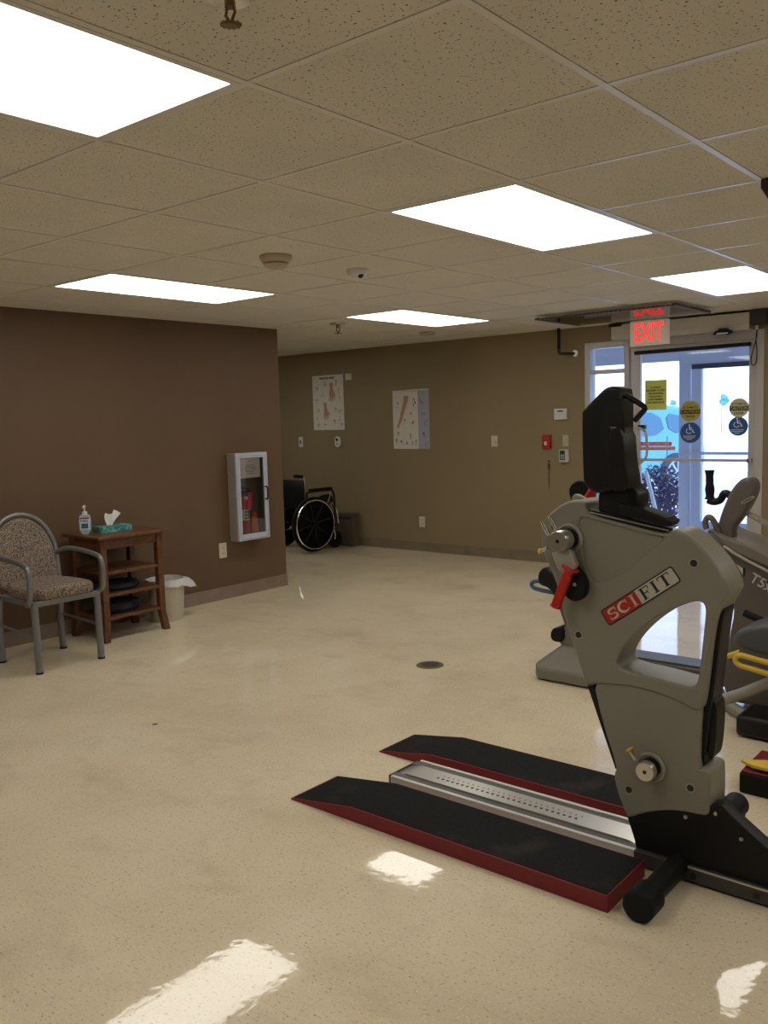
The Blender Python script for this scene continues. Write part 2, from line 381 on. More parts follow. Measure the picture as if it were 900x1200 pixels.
# brown wall (free end at Y = 5.34) and its return
MB().box(WX-.16, WX, FY, 5.34, 0, H+.05).build('wall_left', 'brown', kind='structure')
MB().box(LX-.1, LX, FY, WY, 0, H+.05).build('wall_corridor', 'tan', kind='structure')
DX0, DX1, DZ = -3.82, -2.28, 2.075
mb = MB().box(LX, DX0, WY, WY+.14, 0, H+.05).box(DX1, RX, WY, WY+.14, 0, H+.05).box(DX0, DX1, WY, WY+.14, DZ, H+.05); mb.build('wall_back', 'tan', kind='structure')
MB().box(RX, RX+.1, FY, WY, 0, H+.05).build('wall_right', 'tan', kind='structure')
MB().box(LX, RX, FY-.1, FY, 0, H+.05).build('wall_front', 'tan', kind='structure')
def cove(name, mat, pts_prism): pts_prism.build(name, mat, kind='structure', bevel=.003)
prof = [(0, 0), (.013, 0), (.007, .012), (.006, .098), (.003, .102), (0, .102)]
mb = MB().prism([(WX+a, b) for a, b in prof], FY, 5.34+.006); mb.prism([(5.34+a, b) for a, b in prof], WX-.16, WX+.006, axis=0)
cove('baseboard_left', 'cove_brown', mb)
mb = MB(); mb.prism([(WY-a, b) for a, b in prof], LX, DX0-.06, axis=0); mb.prism([(WY-a, b) for a, b in prof], DX1+.07, RX, axis=0)
cove('baseboard_back', 'cove_tan', mb)

# ceiling light fixtures
LL = {(-2, 0): 'lit ceiling troffer nearest the camera, cut by the left edge of the photo',
      (2, 0): 'large lit ceiling troffer right of the middle, nearest above the exit sign',
      (6, 0): 'lit ceiling troffer above the glass door, at the right edge of the photo',
      (2, 4): 'long thin-looking lit ceiling troffer in front of the brown wall',
      (6, 9): 'unseen ceiling troffer added round the corner behind the brown wall to brighten the back wall', (-2, 4): 'lit ceiling troffer over the armchair, above the photo frame', (-2, -4): 'unseen ceiling troffer behind the camera on the right, kept for its light', (2, -4): 'unseen ceiling troffer over the right side of the room, kept for its light', (6, -4): 'unseen ceiling troffer right of the entrance door, kept for its light',  # troffer round the corner is invented, it brightens the back wall
      (6, 4): 'farthest lit ceiling troffer, small in the middle above the tan back wall'}
for (a, b) in sorted(lights):
    x1 = GX-T*b; x0 = x1-T; y0 = GY+T*a; y1 = y0+2*T
    t = thing('ceiling_light', LL.get((a, b), 'lit ceiling troffer outside the photograph'), 'ceiling light', ((x0+x1)/2, (y0+y1)/2, H), group='recessed fluorescent troffers')
    f = MB(); g = .011; wd = .017
    f.box(x0+g, x0+g+wd, y0+g, y1-g, H-.001, H+.05).box(x1-g-wd, x1-g, y0+g, y1-g, H-.001, H+.05)
    f.box(x0+g+wd, x1-g-wd, y0+g, y0+g+wd, H-.001, H+.05).box(x0+g+wd, x1-g-wd, y1-g-wd, y1-g, H-.001, H+.05)
    f.build('frame', 'grid', t)
    MB().box(x0+g+wd, x1-g-wd, y0+g+wd, y1-g-wd, H+.001, H+.004).build('diffuser', 'panel', t)

# ------------------------------------------------------------------ entrance: sidelight and door
wy0, wy1 = WY-.005, WY+.115
mb = MB()
mb.box(DX0, DX0+.052, wy0, wy1, 0, DZ)                       # left jamb
mb.box(-3.435, -3.385, wy0, wy1, 0, DZ)                       # mullion
mb.box(DX0+.052, -3.435, wy0, wy1, DZ-.055, DZ)             # head
mb.box(DX0+.052, -3.435, wy0, wy1, 0, .12)
mb.box(DX0+.052, -3.435, wy0+.01, wy1, 1.79, 1.825)
mb.build('window_frame', 'alu', bevel=.004).name = 'window_1'
w1 = bpy.data.objects['window_1']; tag(w1, kind='structure', label='narrow sidelight window left of the glass door')
WM['window_1'] = WM.get('window_frame', Matrix())
MB().box(DX0+.052, -3.435, WY+.05, WY+.056, .12, 1.79).build('pane', 'glass', w1)
MB().box(DX0+.052, -3.435, WY+.05, WY+.056, 1.825, DZ-.055).build('transom_pane', 'glass', w1)
mb = MB()
mb.box(-3.375, -3.29, WY+.01, WY+.06, 0.01, 2.0)             # stiles
mb.box(-2.355, -2.30, WY+.01, WY+.06, 0.01, 2.0)
mb.box(-3.29, -2.355, WY+.01, WY+.06, 1.965, 2.0); mb.box(-3.29, -2.355, WY+.01, WY+.06, .01, .22)
mb.box(-2.30, -2.23, WY-.012, wy1, 0, DZ)                    # right jamb
mb.box(-3.385, -2.30, wy0, wy1, 2.0, DZ)                     # head
d = mb.build('door_1', 'alu', bevel=.004); tag(d, kind='structure', label='aluminium framed glass entrance door')
MB().box(-3.29, -2.355, WY+.03, WY+.036, .22, 1.965).build('pane', 'glass', d)
MB().box(-3.30, -2.33, WY-.045, WY-.022, 1.00, 1.022).box(-3.33, -3.305, WY-.045, WY+.012, .995, 1.027).box(-2.345, -2.315, WY-.045, WY+.012, .995, 1.027).build('push_bar', 'alu', d)
mb = MB(); pp = smooth_path([at(748, 501, 1, WY-.02), at(756, 506, 1, WY-.05), at(758, 520, 1, WY-.055), at(757, 536, 1, WY-.05), at(748, 544, 1, WY-.02)], 5)
mb.tube(pp, .011, 10).build('pull_handle', 'alu', d)
MB().box(*(lambda a, b: (a.x, b.x, WY-.03, WY+.012, b.z, a.z))(at(749, 498, 1, WY), at(757, 503, 1, WY))).build('lock', 'blackmet', d)
MB().cyl(at(744, 414, 1, WY-.06), at(880, 403, 1, WY-.06), .017, n=16).build('closer_rod', 'black', d)
# operator header box
op = thing('door_operator', 'long grey automatic door operator box above the glass door', 'door operator', (-2.9, WY-.07, 2.06))
MB().box(-3.50, -2.315, WY-.13, WY-.012, 2.07, 2.205).build('housing', 'opbox', op, bevel=.006)
MB().box(-3.49, -2.32, WY-.134, WY-.129, 2.098, 2.106).build('seam_strip', 'alu_light', op)
MB().box(-3.52, -3.40, WY-.135, WY-.02, 2.185, 2.215).build('end_cap', 'black', op, bevel=.004)
c = at(848, 390, 1, WY-.16)
s = thing('motion_sensor', 'small chrome-edged door motion sensor under the operator box', 'sensor', (c.x, WY-.14, c.z-.03))
MB().prism([(c.x-.085, c.z-.012), (c.x-.06, c.z+.02), (c.x+.06, c.z+.02), (c.x+.075, c.z-.005), (c.x+.05, c.z-.018)], WY-.18, WY-.131).build('body', 'black', s, bevel=.004)
MB().box(c.x-.05, c.x+.04, WY-.184, WY-.178, c.z-.012, c.z).build('lens', 'chrome', s)
MB().box(c.x-.04, c.x+.03, WY-.17, WY-.131, c.z+.02, c.z+.035).build('bracket', 'black', s)
# ceiling corner box with dangling cable
a, b2 = at(880, 362, 1, WY-.1), at(896, 380, 1, WY-.1)
s = thing('junction_box', 'small dark box with a dangling cable loop at the ceiling right of the door', 'box', ((a.x+b2.x)/2, WY-.06, b2.z))
MB().box(a.x, b2.x+.02, WY-.13, WY, b2.z, H).build('body', 'darkbox', s, bevel=.006)
cb = [at(x, y, 1, WY-.06) for x, y in ((887, 376), (887, 392), (884, 405), (881, 416), (880, 423), (882, 428), (886, 425), (887, 412), (886, 398), (887, 388), (888, 380))]
MB().tube(smooth_path(cb, 4), .0045, 6).build('cable', 'cable', s)
MB().cyl(at(887, 379, 1, WY-.06), at(887, 386, 1, WY-.06), .014).build('plug', 'white', s)
MB().tube(smooth_path([at(x, y, 1, WY-.05) for x, y in ((893, 366), (903, 378), (912, 372), (925, 390))], 4), .005, 6).build('lead', 'cable', s)

# exit sign
ey = 7.05; a, b2 = at(738, 375.5, 1, ey), at(782, 403.5, 1, ey)
ex = thing('exit_sign', 'lit red EXIT sign hanging from the ceiling in front of the door header', 'exit sign', ((a.x+b2.x)/2, ey+.03, b2.z))
ztop = at(760, 375, 1, ey).z; zbot = at(760, 404, 1, ey).z; xm = (a.x+b2.x)/2
MB().box(a.x, b2.x, ey, ey+.055, zbot, ztop).build('housing', 'exitface', ex, bevel=.006)
MB().cyl((xm, ey+.028, ztop), (xm, ey+.028, H-.012), .012).cyl((xm, ey+.028, H-.014), (xm, ey+.028, H), .05).build('canopy', 'white', ex)
put_text(['EXIT'], .20, (xm, ey-.002, (ztop+zbot)/2-.003), FACE_MY, 'lettering', 'exitred', ex, xs=.62, weight=.006)
MB().cyl((xm-.06, ey+.02, zbot-.003), (xm-.06, ey+.02, zbot+.002), .006).build('indicator', 'exitred', ex)

# air deflector panel below the ceiling diffuser
df = thing('air_deflector', 'clear hazy ceiling air deflector panel with dark perforated edge by the exit sign', 'air deflector', (-3.15, 6.9, H-.04))
q = [at(628, 374, 2, H-.03), at(797, 358, 2, H-.03), at(838, 365, 2, H-.03)]
x0, x1, y0, y1 = q[0].x+.01, q[1].x-.02, q[0].y+.02, 7.03
MB().box(x0, x1, y0, y1, H-.034, H-.029).build('panel', 'acrylic', df)
MB().box(x0-.02, x1+.02, y0-.022, y0, H-.038, H-.026).box(x1, x1+.02, y0, y1, H-.038, H-.018).box(x0-.02, x0, y0, y1, H-.038, H-.018).build('rim', 'perf', df)
mb = MB()
for i in range(5):
    k = i*.07
    mb.box(x0+.17+k, x1-.17-k, y0+.12+k, y0+.13+k, H-.012, H+.001)
    mb.box(x0+.17+k, x0+.18+k, y0+.12+k, y1-.06-k, H-.012, H+.001).box(x1-.18-k, x1-.17-k, y0+.12+k, y1-.06-k, H-.012, H+.001) if y1-.06-k > y0+.15+k else None
mb.build('louvre', 'white', df)
for xx, yy in ((x0+.05, y0+.05), (x1-.05, y0+.05), (x0+.05, y1-.05), (x1-.05, y1-.05)): MB().cyl((xx, yy, H-.03), (xx, yy, H+.001), .004, n=8).build('hanger', 'steel', df)

# black pipe dropping from the ceiling with chrome elbow to the wall
p = [at(655, 384, 1, WY-.11), at(655, 413, 1, WY-.11)]
s = thing('pipe_drop', 'short black pipe with metal elbow between ceiling and wall, left of the sidelight', 'pipe', (p[0].x, p[0].y, p[1].z))
MB().cyl((p[1].x, p[1].y, p[1].z+.03), (p[1].x, p[1].y, H), .015).build('pipe', 'black', s)
e = Vector((p[1].x, p[1].y, p[1].z+.035)); z = e.z
MB().tube(smooth_path([e, e+Vector((0, 0, -.03)), e+Vector((.015, .005, -.045)), e+Vector((.05, .02, -.047)), e+Vector((.09, .09, -.047)), e+Vector((.11, .11, -.047))], 4), .013, 10).build('elbow', 'darkbox', s)
MB().cyl(e+Vector((.11, .098, -.047)), e+Vector((.11, .11, -.047)), .03).build('flange', 'steel', s)

# notices and stickers on the door glass
def notice(name, label, cat, x0, y0, x1, y1, mat, lines, size, Y=WY+.025, ink='ink', grp=None, xs=1.):
    a, b = at(x0, y0, 1, Y), at(x1, y1, 1, Y)
    t = thing(name, label, cat, ((a.x+b.x)/2, Y, b.z), group=grp)
    MB().box(a.x, b.x, Y-.001, Y+.003, b.z, a.z).build('sheet', mat, t)
    if lines: put_text(lines, size, ((a.x+b.x)/2, Y-.002, (a.z+b.z)/2), FACE_MY, 'writing', ink, t, xs=xs, weight=.0006)
    return t
notice('notice', 'yellow green paper notice taped high on the door glass', 'notice', 756, 446, 781, 480, 'postit', ['A CODE IS', 'REQUIRED TO EXIT', 'THIS BUILDING.', 'PLEASE ASK A', 'STAFF MEMBER', 'FOR ASSISTANCE'], .021, xs=.95)
notice('warning_label', 'short red warning strip on the door glass, upper of two', 'label', 751, 518, 787, 522.5, 'tape', ['PUSH UNTIL ALARM SOUNDS.'], .024, ink='stickwhite', xs=.75)
notice('warning_label', 'longer red warning strip on the door glass, lower of two', 'label', 748, 523.4, 791, 527.5, 'tape', ['DOOR CAN BE OPENED IN 15 SECONDS'], .024, ink='stickwhite', xs=.75)
def disc(name, label, cx, cy, mat, r, Y=WY+.024):
    c = at(cx, cy, 1, Y); t = thing(name, label, 'sticker', (c.x, Y, c.z-r))
    MB().cyl((c.x, Y-.001, c.z), (c.x, Y+.003, c.z), r, n=40).build('disc', mat, t); return t, c
def caution(label, cx, cy, mat, r=.089, Y=WY+.024):
    t, c = disc('caution_sticker', label, cx, cy, mat, r, Y)
    MB().box(c.x-r*.97, c.x+r*.97, Y-.0018, Y, c.z-.022, c.z+.014).build('band', 'ink', t)
    put_text(['CAUTION'], .036, (c.x, Y-.003, c.z-.004), FACE_MY, 'caution_word', mat, t, xs=r/.089, weight=.0003)
    put_text(['AUTOMATIC'], .023, (c.x, Y-.002, c.z+.032), FACE_MY, 'automatic_word', 'ink', t, xs=r/.089, weight=.0003)
    put_text(['DOOR'], .026, (c.x, Y-.002, c.z-.045), FACE_MY, 'door_word', 'ink', t, weight=.0006)
def access(label, cx, cy, r=.089, Y=WY+.024):
    t, c = disc('accessibility_sticker', label, cx, cy, 'stickblue', r, Y)
    mb = MB(); y0, y1 = Y-.0022, Y-.0008; o = c+Vector((-.002, 0, .022))
    mb.cyl((o.x-.006, y0, o.z+.042), (o.x-.006, y1, o.z+.042), .007, n=14)
    def seg(pts, r=.004):
        for p0, p1 in zip(pts, pts[1:]):
            d = Vector((p1[0]-p0[0], p1[1]-p0[1])); n_ = Vector((-d.y, d.x)).normalized()*r
            mb.prism([(o.x+p0[0]+n_.x, o.z+p0[1]+n_.y), (o.x+p0[0]-n_.x, o.z+p0[1]-n_.y), (o.x+p1[0]-n_.x, o.z+p1[1]-n_.y), (o.x+p1[0]+n_.x, o.z+p1[1]+n_.y)], y0, y1)
    seg([(-.006, .034), (-.004, .004), (.02, .004), (.03, -.022), (.038, -.018)]); seg([(-.004, .02), (.016, .02)], .003)
    seg([(-.010+.0*k+.022*math.cos(a), -.008+.022*math.sin(a)) for k, a in enumerate([2.1+i*.32 for i in range(13)])], .003)
    mb.build('wheelchair_symbol', 'stickwhite', t, smooth=0)
    mb = MB()
    for i, hw in enumerate((.062, .055, .03)):
        z = c.z-.032-i*.014
        for k in range(int(hw*2/.016)): mb.box(c.x-hw+k*.016, c.x-hw+k*.016+.011, y0, y1, z, z+.006)
    mb.build('small_print', 'stickwhite', t, smooth=0)
caution('round yellow caution automatic door sticker in the middle of the doorway', 809, 482, 'stickyel')
access('round blue wheelchair symbol sticker under the middle caution sticker', 809, 507)
caution('paler round caution automatic door sticker at the right edge of the door glass', 866, 478, 'stickpale', .080)
access('round blue wheelchair symbol sticker at the right edge of the door glass', 865, 499.5, .079)

# ------------------------------------------------------------------ outside: vestibule, ground, car, bush
VY = 9.6
MB().box(-40, 30, WY+.14, 90, -.12, -.02).build('ground', 'concrete', kind='structure')
MB().box(-6.6, -2.3, WY+.14, VY+.1, 2.28, 2.4).build('vestibule_ceiling', 'vest', kind='structure')
mb = MB()
for x0, x1 in ((-3.74, -3.625), (-3.60, -3.50), (-2.90, -2.80), (-5.45, -5.35)): mb.box(x0, x1, VY, VY+.09, -.02, 1.93)
mb.box(-6.6, -3.742, VY, VY+.09, 1.98, 2.275); mb.box(-3.742, -2.8, VY, VY+.09, 1.93, 2.275); mb.box(-5.45, -5.35, VY+.01, VY+.08, 1.93, 1.98)
mb.box(-3.5, -2.9, VY, VY+.05, -.02, .22)
mb.build('trim_2', 'bframe', kind='structure', bevel=.004)
d2 = MB().box(-3.60, -2.90, VY-.01, VY+.03, 1.88, 1.93).build('door_2', 'bframe_dark', kind='structure', label='outer vestibule door')
MB().box(-3.5, -2.9, VY+.03, VY+.036, .22, 1.88).build('pane', 'glass', d2)
MB().box(-3.60, -2.9, VY-.03, VY, .955, .985).build('push_bar', 'bframe', d2)
MB().box(-2.3, -2.2, WY+.14, VY+.1, -.02, 2.28).build('vestibule_wall', 'vest', kind='structure')

# car
car = thing('car', 'teal parked car seen through the glass door', 'car', (-6.83, 15.5, -.02), math.radians(65))
def mbl(): return MB()
side = [(.95, .38), (.98, .62), (.93, .85), (.55, .98), (.10, 1.05), (-.35, 1.42), (-.75, 1.56), (-1.9, 1.60), (-2.62, 1.55), (-3.0, 1.08), (-3.08, .75), (-3.05, .40), (-2.75, .28), (.55, .25)]
MX = lambda P_: [(-2.2-p[0], p[1]) for p in P_]
me = plate([rnd(MX(side), 2)], -.85, .85, .09, 4); mbl().mesh(me).build('body', 'carpaint', car, local=True)
win = [(-.18, 1.06), (-.50, 1.36), (-.78, 1.43), (-1.15, 1.44), (-1.12, 1.03)]; win2 = [(-1.22, 1.03), (-1.25, 1.44), (-1.95, 1.44), (-2.1, 1.05)]; win3 = [(-2.2, 1.06), (-2.08, 1.43), (-2.5, 1.36), (-2.75, 1.10)]
for wn in (win, win2, win3): mbl().mesh(plate([rnd(MX(wn), 1)], -.865, -.83, .004)).build('window', 'carglass', car, local=True)
for gx in (-1.03, -.055): mbl().box(gx-.005, gx+.005, -.856, -.85, .40, 1.02).build('door_gap', 'tyre', car, local=True)
mbl().box(-1.36, -1.2, -.87, -.85, .86, .89).build('door_handle', 'rim', car, local=True)
mbl().ball((-1.9, -.95, 1.05), .1, (.7, 1., .65)).build('mirror', 'carpaint', car, local=True)
for x in (-2.45, .15):
    wl = mbl().cyl((x, -.90, .36), (x, -.66, .36), .36, n=36).build('wheel', 'tyre', car, local=True, bevel=.02)
    m2 = mbl(); m2.cyl((x, -.905, .36), (x, -.89, .36), .09)
    for k in range(10):
        a = k*PI/5; m2.box(x-.018, x+.018, -.91, -.895, .36, .60, rot=Matrix.Rotation(a, 3, 'Y'), pivot=(x, -.9, .36))
    m2.lathe([(.22, 0), (.25, 0), (.25, .02), (.22, .02), (.22, 0)], (x, -.885, .36), 36, 'Y'); m2.build('rim', 'rim', wl, local=True)
# bush: many twigs and leaves
bp = at(769, 622, 2, 0)
bs = thing('bush', 'dark purple leafless bush outside the glass door', 'bush', (bp.x, bp.y, -.02))
mb = MB(); rs = random.Random(3)
for i in range(150):
    a = rs.random()*2*PI; el = rs.uniform(.2, 1.4); l = rs.uniform(.3, .62)
    d_ = Vector((math.cos(a)*math.cos(el), math.sin(a)*math.cos(el), math.sin(el))); s0 = Vector((bp.x+rs.uniform(-.12, .12), bp.y+rs.uniform(-.12, .12), -.02))
    mb.tube([s0, s0+d_*l*.5+Vector((0, 0, .05)), s0+d_*l], [.012, .009, .004], 4)
mb.build('twigs', 'bush', bs, smooth=0)
mb = MB()
for i in range(1800):
    a = rs.random()*2*PI; u = rs.uniform(-.3, 1.); rad = .50*rs.random()**.33
    c = Vector((bp.x+rad*math.sqrt(1-u*u)*math.cos(a)*.8, bp.y+rad*math.sqrt(1-u*u)*math.sin(a)*.8, max(.02, .38+rad*u*.85)))
    d1 = Vector((rs.uniform(-1, 1), rs.uniform(-1, 1), rs.uniform(-1, 1))).normalized(); d2_ = d1.cross(Vector((.3, .5, .8))).normalized()
    r_ = rs.uniform(.018, .035); mb.quad(c-d1*r_, c-d2_*r_*.6, c+d1*r_, c+d2_*r_*.6)
mb.build('leaves', 'bush', bs, smooth=0, recalc=False)
s0 = at(757, 553, 1, 9.76); s1 = at(771, 608, 1, 9.76)
MB().cyl(s1, s0, .022, n=10).cyl(s1-Vector((0, 0, max(0, s1.z+.02))), s1, .022, n=10).build('stake', 'stake', label='pale leaning stake in front of the bush outside the door', category='stake')
for i, (px, py, r_, lab) in enumerate(((846, 470, .42, 'small faint tree far off in the right door glass'), (789, 474, .3, 'small faint tree far off left of the caution sticker'))):
    c = at(px, py, 1, 60); t = thing('tree', lab, 'tree', (c.x, 60, -.02), group='far trees')
    MB().cyl((c.x, 60, -.02), (c.x, 60, c.z), .03, n=8).build('trunk', 'treegreen', t)
    mb = MB()
    for k in range(8): mb.ball((c.x+rs.uniform(-1, 1)*r_*.6, 60+rs.uniform(-1, 1)*r_*.6, c.z+rs.uniform(-.4, .7)*r_), r_*.45, n=8)
    mb.build('crown', 'treegreen', t, smooth=0)

# ------------------------------------------------------------------ back-wall items
def wplate(name, label, cat, x0, y0, x1, y1, mat, dep=.008, Y=WY, grp=None):
    a, b = at(x0, y0, 1, Y), at(x1, y1, 1, Y)
    t = thing(name, label, cat, ((a.x+b.x)/2, Y, b.z), group=grp)
    MB().box(a.x, b.x, Y-dep, Y-.0005, b.z, a.z).build('plate', mat, t, bevel=min(.003, dep*.4))
    return t, a, b
# anatomy posters
def hand_shape(mb, cx, cz, s, ang, y0, y1):
    c, sn = math.cos(ang), math.sin(ang)
    def W(u, v): return (cx+s*(u*c-v*sn), cz+s*(u*sn+v*c))
    def bar(u0, v0, u1, v1, w0, w1):
        d = Vector((u1-u0, v1-v0)).normalized(); n = Vector((-d.y, d.x))
        mb.prism([W(u0+n.x*w0, v0+n.y*w0), W(u0-n.x*w0, v0-n.y*w0), W(u1-n.x*w1, v1-n.y*w1), W(u1+n.x*w1, v1+n.y*w1)], y0, y1)
    bar(0, 1.1, 0, .42, .2, .17); bar(0, .45, 0, -.15, .24, .3)
    for u, l, a in ((-.22, .42, -.1), (-.08, .55, -.03), (.08, .52, .04), (.22, .38, .12)): bar(u, -.12, u+a, -.12-l, .065, .04)
    bar(.24, .2, .5, -.2, .08, .045); 
def poster(label, x0, y0, x1, y1, kind):
    Y = WY; a, b = at(x0, y0, 1, Y), at(x1, y1, 1, Y); W_ = b.x-a.x; Hh = a.z-b.z
    t = thing('anatomy_poster', label, 'poster', ((a.x+b.x)/2, Y, b.z), group='anatomy charts on the back wall')
    rs = random.Random(kind)
    MB().box(a.x, b.x, Y-.003, Y-.0005, b.z, a.z).build('sheet', 'paper', t)
    yy0, yy1 = Y-.0045, Y-.003
    def P(u, v): return a.x+W_*u, a.z-Hh*v
    if kind == 1:
        put_text(['HAND AND WRIST'], .034, (*(lambda p: (p[0], Y-.0045, p[1]))(P(.48, .055)),), FACE_MY, 'title', 'ink', t, xs=.8, weight=.001)
        for (u, v, sz, an) in ((.62, .36, .125, .02), (.42, .70, .115, .12)): mb = MB(); cx, cz = P(u, v); hand_shape(mb, cx, cz, sz, an, yy0, yy1); mb.build('hand_drawing', 'flesh', t, smooth=0)
        spots = [(.42, .14), (.78, .14), (.85, .27), (.15, .22), (.30, .34), (.87, .42), (.13, .46), (.16, .62), (.73, .62), (.88, .66), (.15, .79), (.87, .79), (.70, .84), (.38, .92), (.17, .9), (.92, .9)]
    else:
        c0, c1 = P(.70, .02), P(1, 1); MB().box(c0[0], c1[0]+.001, yy0, yy1, c1[1], c0[1]).build('blue_column', 'blueish', t)
        q0, q1 = P(.10, .02), P(.98, .0); MB().tube([(q0[0], Y-.01, q0[1]), ((q0[0]+q1[0])/2, Y-.02, q0[1]+.006), (q1[0], Y-.012, q1[1])], [.004, .011, .005], 8).build('curled_edge', 'paper', t)
        mb = MB()
        pts = [(.38, .10), (.36, .2), (.27, .38), (.22, .5), (.13, .64)]; wd = [.07, .06, .045, .04, .02]
        for i in range(4):
            (u0, v0), (u1, v1) = pts[i], pts[i+1]; p0, p1, p2, p3 = P(u0-wd[i], v0), P(u0+wd[i], v0), P(u1+wd[i+1], v1), P(u1-wd[i+1], v1); mb.prism([p0, p1, p2, p3], yy0, yy1)
        mb.build('arm_drawing', 'flesh', t, smooth=0)
        spots = [(.12, .25), (.58, .18), (.62, .25), (.5, .38), (.32, .53), (.54, .53), (.14, .72), (.1, .87), (.24, .87), (.38, .88), (.5, .89), (.62, .89), (.48, .78), (.92, .92), (.86, .75), (.9, .56), (.85, .4), (.78, .2)]
    mb = MB(); mr = MB()
    for i, (u, v) in enumerate(spots):
        x, z = P(u, v)
        tgt = mr if i % 3 == 2 else mb
        for k in range(3):
            dx, dz = rs.uniform(-.018, .018), rs.uniform(-.02, .02); r_ = rs.uniform(.006, .015)
            tgt.prism([(x+dx+r_*rs.uniform(.3, 1)*math.cos(q), z+dz+r_*1.3*rs.uniform(.3, 1)*math.sin(q)) for q in [j*PI/4 for j in range(8)]], yy0-.0004, yy1)
        for k in range(2): mb.box(x-.022, x+rs.uniform(.005, .022), yy0-.0004, yy1, z-.026-k*.006, z-.024-k*.006)
    mb.build('small_figures', 'greyink', t, smooth=0); mr.build('red_figures', 'darkred' if kind == 2 else 'flesh', t, smooth=0)
poster('white anatomy poster of two hands, left of two charts on the tan wall', 366, 441, 404, 503.5, 1)
poster('anatomy poster of an arm with a pale blue right column, curled at the top', 460, 458, 504, 526, 2)
wplate('tape_scrap', 'small yellowish tape scrap beside the hand poster', 'tape', 404.5, 438, 412, 445, 'offwhite', .002)
t, a, b = wplate('light_switch', 'narrow white switch plate high above the wheelchair', 'switch', 350.5, 512, 355.5, 524, 'white'); MB().box((a.x+b.x)/2-.006, (a.x+b.x)/2+.006, WY-.016, WY-.008, (a.z+b.z)/2-.02, (a.z+b.z)/2+.02).build('toggle', 'black', t)
c = at(397, 518, 1, WY)
t = thing('wall_remote', 'white oval remote holder on the wall below the hand poster', 'remote', (c.x, WY-.01, c.z-.07))
MB().mesh(plate([rnd([(c.x-.04, c.z-.06), (c.x+.04, c.z-.06), (c.x+.04, c.z+.065), (c.x-.04, c.z+.065)], 3)], WY-.03, WY-.001, .006)).build('body', 'white', t)
MB().cyl((c.x, WY-.034, c.z+.028), (c.x, WY-.029, c.z+.028), .017).build('sensor_window', 'ink', t); MB().cyl((c.x, WY-.034, c.z-.02), (c.x, WY-.029, c.z-.02), .01).build('button', 'greyink', t)
t, a, b = wplate('thermostat_dial', 'ivory dimmer plate alone in the middle of the tan wall', 'switch', 576, 510.5, 583.5, 523.5, 'offwhite'); m_ = (a+b)/2
MB().cyl((m_.x, WY-.02, m_.z-.01), (m_.x, WY-.008, m_.z-.01), .018).build('knob', 'offwhite', t)
def outlet(label, x0, y0, x1, y1):
    t, a, b = wplate('wall_outlet', label, 'outlet', x0, y0, x1, y1, 'offwhite'); m_ = (a+b)/2; mb = MB()
    for dz in (-.022, .022):
        for dx in (-.008, .006): mb.box(m_.x+dx, m_.x+dx+.003, WY-.0095, WY-.008, m_.z+dz-.005, m_.z+dz+.006)
    mb.build('slots', 'ink', t)
outlet('ivory outlet low on the tan back wall', 491.5, 605, 498.5, 618)
t, a, b = wplate('thermostat', 'white thermostat highest of the devices left of the door', 'thermostat', 651, 479, 665.5, 491.5, 'white', .03); MB().box(a.x+.035, b.x-.035, WY-.032, WY-.03, a.z-.03, a.z-.018).build('display', 'ink', t)
t, a, b = wplate('fire_alarm_pull', 'small red fire alarm pull station left of the door', 'fire alarm', 637.5, 509.5, 646.5, 525, 'firealarm', .04); m_ = (a+b)/2
MB().box(m_.x-.012, m_.x+.012, WY-.05, WY-.04, m_.z-.035, m_.z).build('handle', 'white', t); MB().box(a.x+.012, b.x-.012, WY-.043, WY-.04, m_.z+.02, m_.z+.045).build('label_strip', 'darkred', t)
t, a, b = wplate('light_switch', 'beige switch plate just above the grey keypad', 'switch', 659.5, 509.5, 667, 523.5, 'beige'); m_ = (a+b)/2; MB().box(m_.x-.005, m_.x+.005, WY-.018, WY-.008, m_.z-.012, m_.z+.012).build('toggle', 'offwhite', t)
t, a, b = wplate('keypad', 'grey door keypad below the beige switch', 'keypad', 657, 526.5, 668, 541.5, 'alu_light', .035); m_ = (a+b)/2
MB().box(a.x+.01, b.x-.035, WY-.038, WY-.035, b.z+.02, a.z-.01).build('key_panel', 'ink', t, bevel=.002); mb = MB()
for i in range(3):
    for j in range(3): mb.box(a.x+.02+i*.014, a.x+.03+i*.014, WY-.041, WY-.038, m_.z-.03+j*.016, m_.z-.019+j*.016)
mb.build('keys', 'tapegrey', t)
k0 = at(643, 540, 1, WY-.01); t = thing('hanging_key', 'brass key on a thin chain hanging from the wall hook', 'key', (k0.x, WY-.01, at(643, 572, 1, WY).z))
MB().cyl((k0.x, WY, k0.z), (k0.x, WY-.03, k0.z), .004, n=8).build('hook', 'brass', t)
MB().box(k0.x-.012, k0.x+.012, WY-.012, WY-.006, at(643, 550, 1, WY).z, at(643, 543, 1, WY).z).build('key_head', 'brass', t, bevel=.003)
mb = MB(); zt, zb = at(643, 550, 1, WY).z, at(643, 572, 1, WY).z; n_ = 16
for i in range(n_): mb.ball((k0.x+.003*math.sin(i*2.1), WY-.008, zt+(zb-zt)*i/n_), .004, n=6)
mb.build('chain', 'brass', t)

# ------------------------------------------------------------------ brown-wall items
def at0(x, y, v=WX): return at(x, y, 0, v)
